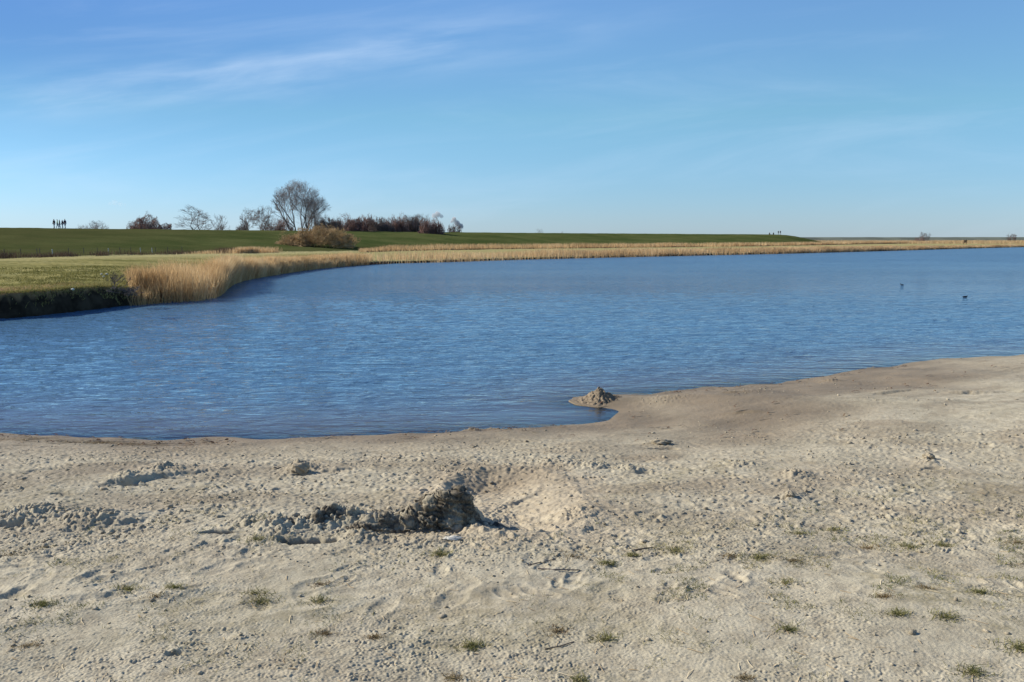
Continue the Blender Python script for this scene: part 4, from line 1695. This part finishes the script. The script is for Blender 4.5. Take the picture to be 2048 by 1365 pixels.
def litter():
    n = 420
    px = rng.uniform(-250, 330, n)
    k = np.clip((px + 50) / 350, 0, 1)
    py = 885 + rng.normal(0, 4.5, n) + 3 * k - rng.random(n) * 2
    P = np.array([at_z(a, b, .08) for a, b in zip(px, py)])
    o = sticks_mesh('reed_litter', P, rng.uniform(.06, .32, n), rng.uniform(.004, .009, n), rng.normal(0.05, .45, n), LITTER)
    tag(o, 'band of broken reed straw washed up along the shore at lower left', 'straw litter', kind='stuff')
    n = 700
    y = 1 / rng.uniform(1 / 12, 1 / 2.8, n)
    x = rng.uniform(-.72, .74, n) * y
    P = np.stack([x, y, 0 * x], 1)
    sdn = shore_sd(x, y)
    P = P[sdn > .1]
    n = len(P)
    o = sticks_mesh('straw_bits', P, rng.uniform(.015, .09, n), rng.uniform(.0015, .004, n), rng.random(n) * 3.14, LITTER, .003)
    tag(o, 'single broken straws and stalks scattered over the dry sand', 'straw bits', kind='stuff')


litter()


def waterline():
    n = 6000
    y = 1 / rng.uniform(1 / 20, 1 / 8.8, n)
    x = rng.uniform(-.72, .72, n) * y
    sdn = shore_sd(x, y)
    k = (sdn > .03) & (sdn < 3.5) & (rng.random(n) < (.15 + 1.2 * np.exp(-((sdn - .35) / .25) ** 2)) * np.clip(.35 + 1.4 * perlin(x * .9, y * .9, 401), 0, 1))
    x, y = x[k], y[k]
    P = np.stack([x, y, 0 * x], 1)
    n = len(P)
    o = sticks_mesh('shore_debris', P, rng.uniform(.02, .16, n), rng.uniform(.010, .03, n), rng.normal(.1, .5, n), WEED, .016)
    tag(o, 'dark bits of plant debris lying on the damp sand along the waterline', 'debris', kind='stuff')


waterline()


def stick(pts_px, r, label):
    P = [Vector(sand_px(a, b)) + Vector((0, 0, r * 1.2)) for a, b in pts_px]
    root = P[0].copy()
    segs = []
    for i in range(len(P) - 1):
        segs.append((*(P[i] - root), *(P[i + 1] - root), r * (1 - .12 * i), r * (1 - .12 * (i + 1))))
    o = seg_mesh('twig', segs, BARKD, 6)
    o.location = root
    tag(o, label, 'twig', 'twigs lying on the sand')


stick([(1076, 1139), (1110, 1141), (1160, 1142)], .004, 'longest thin straight twig on the sand right of centre below the pit')
stick([(1268, 1102), (1290, 1098), (1312, 1096)], .004, 'short dark twig beside the green tuft right of the pit')
stick([(1056, 1132), (1080, 1126), (1110, 1120)], .003, 'thin grey twig just above the longest straight twig')
stick([(1090, 1300), (1120, 1294), (1148, 1285)], .003, 'reddish twig slanting on the sand near the bottom centre')


def lump(name, px, py, size, label, mat=CLOD, cat='clod', seed=1, flat=.7, sub=3, embed=.25):
    p = sand_px(px, py)
    import bmesh
    bm = bmesh.new()
    bmesh.ops.create_icosphere(bm, subdivisions=sub + 1, radius=1)
    V = np.array([v.co[:] for v in bm.verts])
    F = np.array([[v.index for v in f.verts] for f in bm.faces])
    bm.free()
    q = V * 1.0
    r = 1 + .45 * perlin(q[:, 0] * 1.7 + q[:, 2], q[:, 1] * 1.7 + q[:, 2] * .6, seed) + .4 * np.abs(perlin(q[:, 0] * 4 + q[:, 2] * 2, q[:, 1] * 4 - q[:, 2], seed + 3)) - .1
    V = V * r[:, None] * np.array(size)
    o = mesh_np(name, V, F, mat, False, {'rnd': np.clip(.4 + .4 * perlin(q[:, 0] * 3, q[:, 1] * 3, seed), 0, 1)})
    o.location = (p[0], p[1], p[2] + size[2] * (.5 - embed))
    tag(o, label, cat)
    return o


lump('sand_clod', 601, 940, (.075, .05, .05), 'dark damp clod on the sand left of the pit, nearer the water', seed=3)
lump('sand_clod', 905, 1078, (.055, .03, .012), 'flat pale clay flake lying in front of the pit', mat=simple_mat('pale_clay', (.50, .47, .40), .9, .15, 30), seed=5)
lump('sand_clod', 1857, 917, (.05, .045, .04), 'dark clod standing on the sand at the right side', seed=6)
lump('sand_clod', 1322, 885, (.10, .06, .026), 'brown clod at the edge of the damp sand right of the bay', seed=7)
lump('sand_clod', 1580, 990, (.03, .03, .022), 'small round dark clod in the middle of the right sand', seed=8)


def sand_bilin(x, y):
    r = np.clip(np.interp(y, BY, np.arange(len(BY))), 0, len(BY) - 1.001)
    c = np.clip(np.interp(x / y, BA, np.arange(len(BA))), 0, len(BA) - 1.001)
    r0, c0 = np.floor(r).astype(int), np.floor(c).astype(int)
    fr, fc = r - r0, c - c0
    return (BH[r0, c0] * (1 - fr) * (1 - fc) + BH[r0 + 1, c0] * fr * (1 - fc) + BH[r0, c0 + 1] * (1 - fr) * fc + BH[r0 + 1, c0 + 1] * fr * fc)


def spoil():
    """crumbly dug clay lying over the rim of the hollow, displaced along its own normals"""
    x0, x1 = SP[0, 0] - .52, SP[-1, 0] + .14
    y0, y1 = SP[:, 1].min() - .16, SP[:, 1].max() + .42
    nx, ny = int((x1 - x0) / .0042), int((y1 - y0) / .0042)
    X, Y = np.meshgrid(np.linspace(x0, x1, nx), np.linspace(y0, y1, ny))
    Z = sand_bilin(X.ravel(), Y.ravel()).reshape(X.shape)
    for _ in range(5):
        Z[1:-1, 1:-1] = (Z[1:-1, 1:-1] * 2 + Z[:-2, 1:-1] + Z[2:, 1:-1] + Z[1:-1, :-2] + Z[1:-1, 2:]) / 6
    gy, gx = np.gradient(Z, (y1 - y0) / (ny - 1), (x1 - x0) / (nx - 1))
    N = np.stack([-gx, -gy, np.ones_like(Z)], -1)
    N /= np.linalg.norm(N, axis=-1, keepdims=True)
    s_ = Y - np.interp(X, SP[:, 0], SP[:, 1]) + .05 * perlin(X * 5, Y * 5, 221) + .02 * perlin(X * 17, Y * 17, 222)
    k = (X - SP[0, 0]) / (SP[-1, 0] - SP[0, 0])
    wk = np.interp(k, [-.6, -.35, 0, .12, .3, .42, .6, .8, .95, 1.08], [0, .30, .38, .36, .5, .65, 1, 1.1, .8, 0])
    m = wk * sstep(s_, -.07, .0) * (1 - sstep(s_, .10 + .10 * wk, .20 + .14 * wk)) + .25 * perlin(X * 7, Y * 7, 223)
    a, b = X + .8 * Z, Y + .9 * Z

    def rid(f, sd_):
        return 1 - 2 * np.abs(perlin(a * f + 1.7 * perlin(b * f * .5, a * f * .5, sd_ + 9), b * f + Z * f * .6, sd_))
    # blocky lumps: rounded cells with sharp clefts between, then finer crumbs
    c1 = 1 - np.abs(rid(9, 231))
    c2 = np.abs(perlin(a * 21, b * 21 + Z * 15, 232))
    c3 = np.abs(perlin(a * 46, b * 46 + Z * 30, 233))
    c4 = perlin(a * 95, b * 95 + Z * 60, 234)
    d = .030 * c1 + .030 * c2 * (.5 + c1) + .015 * c3 + .005 * c4
    off = -0.02 + np.clip(m, 0, 1.2) * (.008 + d * 1.25) + sstep(m, .1, .35) * .016
    P = np.stack([X, Y, Z], -1) + N * off[..., None]
    org = np.array([(x0 + x1) / 2, (y0 + y1) / 2, Z.mean()])
    mm = Mat('dug_clay')
    n = mm.noise(mm.pos(), 30, 6, .68)
    n2 = mm.noise(mm.pos(), 130, 4, .65)
    n0 = mm.noise(mm.pos(), 7, 3, .6)
    c = mm.mix(mm.rng(n, .38, .62), (0.075, 0.064, 0.05), (0.20, 0.165, 0.115))
    c = mm.mix(mm.rng(n0, .44, .60, 0, .85), c, (0.40, 0.345, 0.245))
    c = mm.mix(mm.rng(n2, .5, .7, 0, .5), c, (0.05, 0.044, 0.035))
    mm.princ(c, .95, mm.bump(n2, .7, .008), .1)
    F = grid_faces(ny, nx)
    keep = (m.ravel()[F].max(1) > .02)
    F = F[keep]
    used, inv = np.unique(F, return_inverse=True)
    o = mesh_np('spoil_heap', P.reshape(-1, 3)[used] - org, inv.reshape(F.shape), mm.m, False)
    o.location = org
    tag(o, 'crumbly heap of dark dug clay on the left rim of the sandy hollow', 'spoil heap')


spoil()


def heap():
    p = at_z(1203, 797, .05)
    n = 150
    xs = np.linspace(-.62, .62, n)
    X, Y = np.meshgrid(xs, xs)
    r = np.hypot((X + .0) / .50, Y / .45) + .12 * perlin(X * 4, Y * 4, 171)
    H = .17 * np.clip(1 - r * 1.35, 0, 1) ** 1.2
    l1 = np.abs(perlin(X * 9, Y * 9, 172))
    l2 = np.abs(perlin(X * 22, Y * 22, 173))
    f = sstep(1.05 - r, 0, .5)
    H = H + f * (.085 * l1 + .035 * l2 + .01 * perlin(X * 50, Y * 50, 174)) * (.5 + H * 3.5) - .04 * (r > 1.02) - .02
    x, y = X.ravel(), Y.ravel()
    o = mesh_np('sand_heap', np.stack([x, y, H.ravel()], 1), grid_faces(n, n), SAND, False,
                {'wet': np.full(n * n, 1.0), 'crust': np.zeros(n * n), 'tone': np.full(n * n, .35)})
    o.location = (p[0], p[1], 0.03)
    tag(o, 'small cone shaped heap of dug sand on the spit at the water edge', 'sand heap')


heap()

# pale stones on the left meadow
STONE = simple_mat('pale_stone', (.58, .55, .45), .9, .1, 10)
for i, (px, py, s, lb) in enumerate([(145, 579, .045, 'pale stone at the lip of the dark bank'), (203, 549, .055, 'left one of the two upper pale stones on the meadow by the reeds'),
                                     (214, 549, .06, 'right one of the two upper pale stones on the meadow by the reeds'), (208, 554, .055, 'lowest of the three pale stones on the meadow by the reeds')]):
    p = at_z(px, py, .82)
    import bmesh
    bm = bmesh.new()
    bmesh.ops.create_icosphere(bm, subdivisions=2, radius=1)
    for v in bm.verts:
        k = 1 + .2 * math.sin(v.co.x * 3 + i) + .15 * math.cos(v.co.y * 4 + i)
        v.co = Vector((v.co.x * s * 1.3 * k, v.co.y * s * k, v.co.z * s * .8 * k))
    me = bpy.data.meshes.new('pale_stone')
    bm.to_mesh(me)
    bm.free()
    me.materials.append(STONE)
    o = bpy.data.objects.new('pale_stone', me)
    o.location = p
    col.objects.link(o)
    tag(o, lb, 'stone', 'pale stones on the meadow')


# grass tufts
def tuft_mesh(seed, green, rad, n, hgt):
    r = np.random.default_rng(seed)
    a = r.random(n) * 6.283
    q = np.minimum(np.abs(r.normal(0, .38, n)), .78) * rad
    B = np.stack([np.cos(a) * q * 1.25, np.sin(a) * q * .8, np.full(n, -.004)], 1)
    h = hgt * (.4 + .8 * r.random(n))
    yaw = r.random(n) * 6.283
    o = blades('grass_tuft', B, h, r.uniform(.0022, .0045, n), GRASS if green else GRASSDRY, .75, .9, 3, np.clip(r.normal(r.uniform(.4, .62), .3, n), 0, 1), yaw, lean_dir=None)
    return o


TUFTS = [
    (85, 1211, 1, 48, 'olive tuft near the left edge, the widest one there'),
    (55, 1292, 0, 60, 'brownish low tuft in the bottom left corner area'),
    (20, 1110, 0, 55, 'dark grassy patch cut by the left edge of the picture'),
    (255, 1180, 1, 50, 'left tuft of the close pair at lower left'),
    (350, 1176, 1, 48, 'right tuft of the close pair at lower left'),
    (310, 1193, 0, 50, 'straggly dry runner just below the close pair of tufts'),
    (512, 1080, 1, 60, 'yellow green patch directly left of the small dark hollow'),
    (512, 1187, 1, 50, 'upper tuft of two stacked ones left of bottom centre'),
    (522, 1206, 1, 50, 'lower tuft of two stacked ones left of bottom centre'),
    (640, 1204, 1, 44, 'compact dark green tuft right of the two stacked ones'),
    (640, 1170, 0, 60, 'reddish dry patch above the compact dark green tuft'),
    (650, 1268, 0, 50, 'red brown withered tuft near the bottom left of centre'),
    (750, 1275, 0, 46, 'dark withered tuft beside the red brown one near the bottom'),
    (880, 1110, 1, 46, 'thin green tuft in front of the pit below the clay flake'),
    (942, 1294, 1, 62, 'spiky green tuft near the bottom centre'),
    (905, 1357, 0, 60, 'dry tuft cut by the bottom edge, left of centre'),
    (1160, 1362, 1, 40, 'green tuft at the bottom edge right of centre'),
    (1145, 1113, 0, 84, 'large round reddish brown dry patch below the pit'),
    (1216, 1128, 1, 44, 'bright green tuft right of the large reddish patch'),
    (1262, 1112, 1, 36, 'small green tuft upper right of the bright green one'),
    (1208, 1280, 1, 46, 'faint green tuft at lower centre on bare sand'),
    (1115, 1262, 0, 70, 'long thin row of dry blades at lower centre'),
    (1350, 1104, 1, 50, 'green tuft in the row right of centre, first from left'),
    (1460, 1112, 0, 56, 'reddish dry tuft in the row right of centre'),
    (1520, 1116, 1, 50, 'green tuft directly right of the reddish one in the row'),
    (1588, 1122, 0, 50, 'darker sparse tuft ending the row right of centre'),
    (1573, 1166, 1, 46, 'isolated green tuft below the row right of centre'),
    (1577, 1262, 1, 50, 'dense bright green tuft on bare sand at lower right'),
    (1600, 1068, 1, 60, 'broad mixed patch of grass in the upper right sand'),
    (1735, 1097, 0, 54, 'brown green tuft left of two neighbours on the right sand'),
    (1818, 1094, 1, 44, 'middle green tuft of three neighbours on the right sand'),
    (1886, 1093, 1, 48, 'right green tuft of three neighbours on the right sand'),
    (1668, 1060, 1, 40, 'small tuft in the upper middle of the right sand'),
    (1768, 1195, 0, 60, 'red tinged tuft on the right sand with bare sand around'),
    (1796, 1230, 1, 46, 'olive tuft below the red tinged one at lower right'),
    (1890, 1236, 1, 60, 'spiky green tuft with long runners at lower right'),
    (1850, 1176, 0, 54, 'reddish dry row above the spiky tuft at lower right'),
    (1960, 1188, 1, 40, 'faint tuft near the right edge of the lower sand'),
    (2040, 1298, 1, 56, 'green tuft cut by the right edge near the bottom'),
    (1945, 1346, 1, 70, 'flat spread green tuft at the bottom right'),
    (1490, 1358, 0, 50, 'dark dry tuft at the bottom edge, right of centre'),
    (2035, 1085, 0, 60, 'dark reddish patch at the right edge of the sand'),
]
for i, (px, py, gr, w, lb) in enumerate(TUFTS):
    p = sand_px(px, py)
    dist = math.hypot(p[0], p[1])
    wid = w / FPX * dist
    o = tuft_mesh(200 + i, gr, wid * random.uniform(.55, 1.0), int((55 + w * 2.2) * random.uniform(.7, 1.3)), .034 if gr else .020)
    V = np.empty(len(o.data.vertices) * 3, np.float32)
    o.data.vertices.foreach_get('co', V)
    V = V.reshape(-1, 3)
    V[:, 2] += sand_z(V[:, 0] + p[0], V[:, 1] + p[1]) - p[2]
    o.data.vertices.foreach_set('co', V.ravel())
    o.data.update()
    o.location = p
    tag(o, lb, 'grass tuft', 'grass tufts on the sand')


def sparse_grass():
    n = 150000
    y = 1 / rng.uniform(1 / 7.6, 1 / 2.7, n)
    x = rng.uniform(-.72, .74, n) * y
    sd = shore_sd(x, y)
    d = sstep(perlin(x * 2.6, y * 2.6, 181) + .75 * perlin(x * 7, y * 7, 182), .10, .75) * (.25 + sstep(perlin(x * .5, y * .5, 183), -.3, .5))
    band = np.exp(-((y - 4.9) / 1.1) ** 2) * (.8 + 1.1 * sstep(x, 0.0, 1.5)) + .25
    dd, ins = poly_dist(x, y, rim)
    keep = (rng.random(n) < d * band * .95) & ~ins & (sd > 2.0)
    x, y = x[keep], y[keep]
    n = len(x)
    z = sand_z(x, y)
    g = np.clip(.35 + 1.0 * perlin(x * 1.7, y * 1.7, 184) + rng.normal(0, .2, n), 0, 1)
    B = np.stack([x, y, z - .002], 1)
    o = blades('sparse_grass', B, rng.uniform(.010, .030, n), rng.uniform(.0018, .0036, n) * (y / 4), GRASS, .8, .9, 2, g)
    tag(o, 'sparse short olive and straw grass creeping over the dry sand', 'grass', kind='stuff')


sparse_grass()


# ------------------------------------------------------------------ small clouds low on the horizon
def cloud_mat(dens):
    m = Mat('cloud_vapour')
    v = m.N('ShaderNodeVolumePrincipled')
    v.inputs['Color'].default_value = (1, 1, 1, 1)
    v.inputs['Density'].default_value = dens
    v.inputs['Anisotropy'].default_value = 0.2
    m.L(v.outputs[0], m.out.inputs['Volume'])
    return m.m


def cloud(blobs, Y, label, seed, dens):
    import bmesh
    bm = bmesh.new()
    c = None
    rn = random.Random(seed)
    cxm = sum(b[0] for b in blobs) / len(blobs)
    cym = sum(b[1] for b in blobs) / len(blobs)
    O = Vector(at_y(cxm, cym, Y))
    for px, py, rpx in blobs:
        q = Vector(at_y(px, py, Y)) - O
        R = rpx / FPX * Y
        r = bmesh.ops.create_icosphere(bm, subdivisions=3, radius=R, matrix=Matrix.Translation(q))
        for v in r['verts']:
            d = v.co - q
            k = 1 + .35 * float(perlin(np.array([d.x / R * 1.8 + seed]), np.array([d.z / R * 1.8 + d.y / R]))[0])
            v.co = q + d * k
    me = bpy.data.meshes.new('cloud')
    bm.to_mesh(me)
    bm.free()
    o = bpy.data.objects.new('cloud', me)
    me.materials.append(cloud_mat(dens))
    rm = o.modifiers.new('remesh', 'REMESH')
    rm.mode = 'VOXEL'
    rm.voxel_size = 2.2 * Y / 3000
    o.location = O
    col.objects.link(o)
    tag(o, label, 'cloud', 'small low clouds')


cloud([(868, 432, 5), (875, 429, 6), (883, 433, 4)], 3000, 'small white cloud peeking out at the right end of the thicket', 1, .08)
cloud([(908, 439, 5), (914, 447, 6), (921, 453, 6), (903, 444, 3)], 3000, 'bright white cloud behind the small bush right of the thicket', 2, .12)
cloud([(220, 408, 4), (229, 406, 6), (240, 409, 5), (250, 410, 3)], 3000, 'faint small cloud above the left skyline bushes', 3, .008)
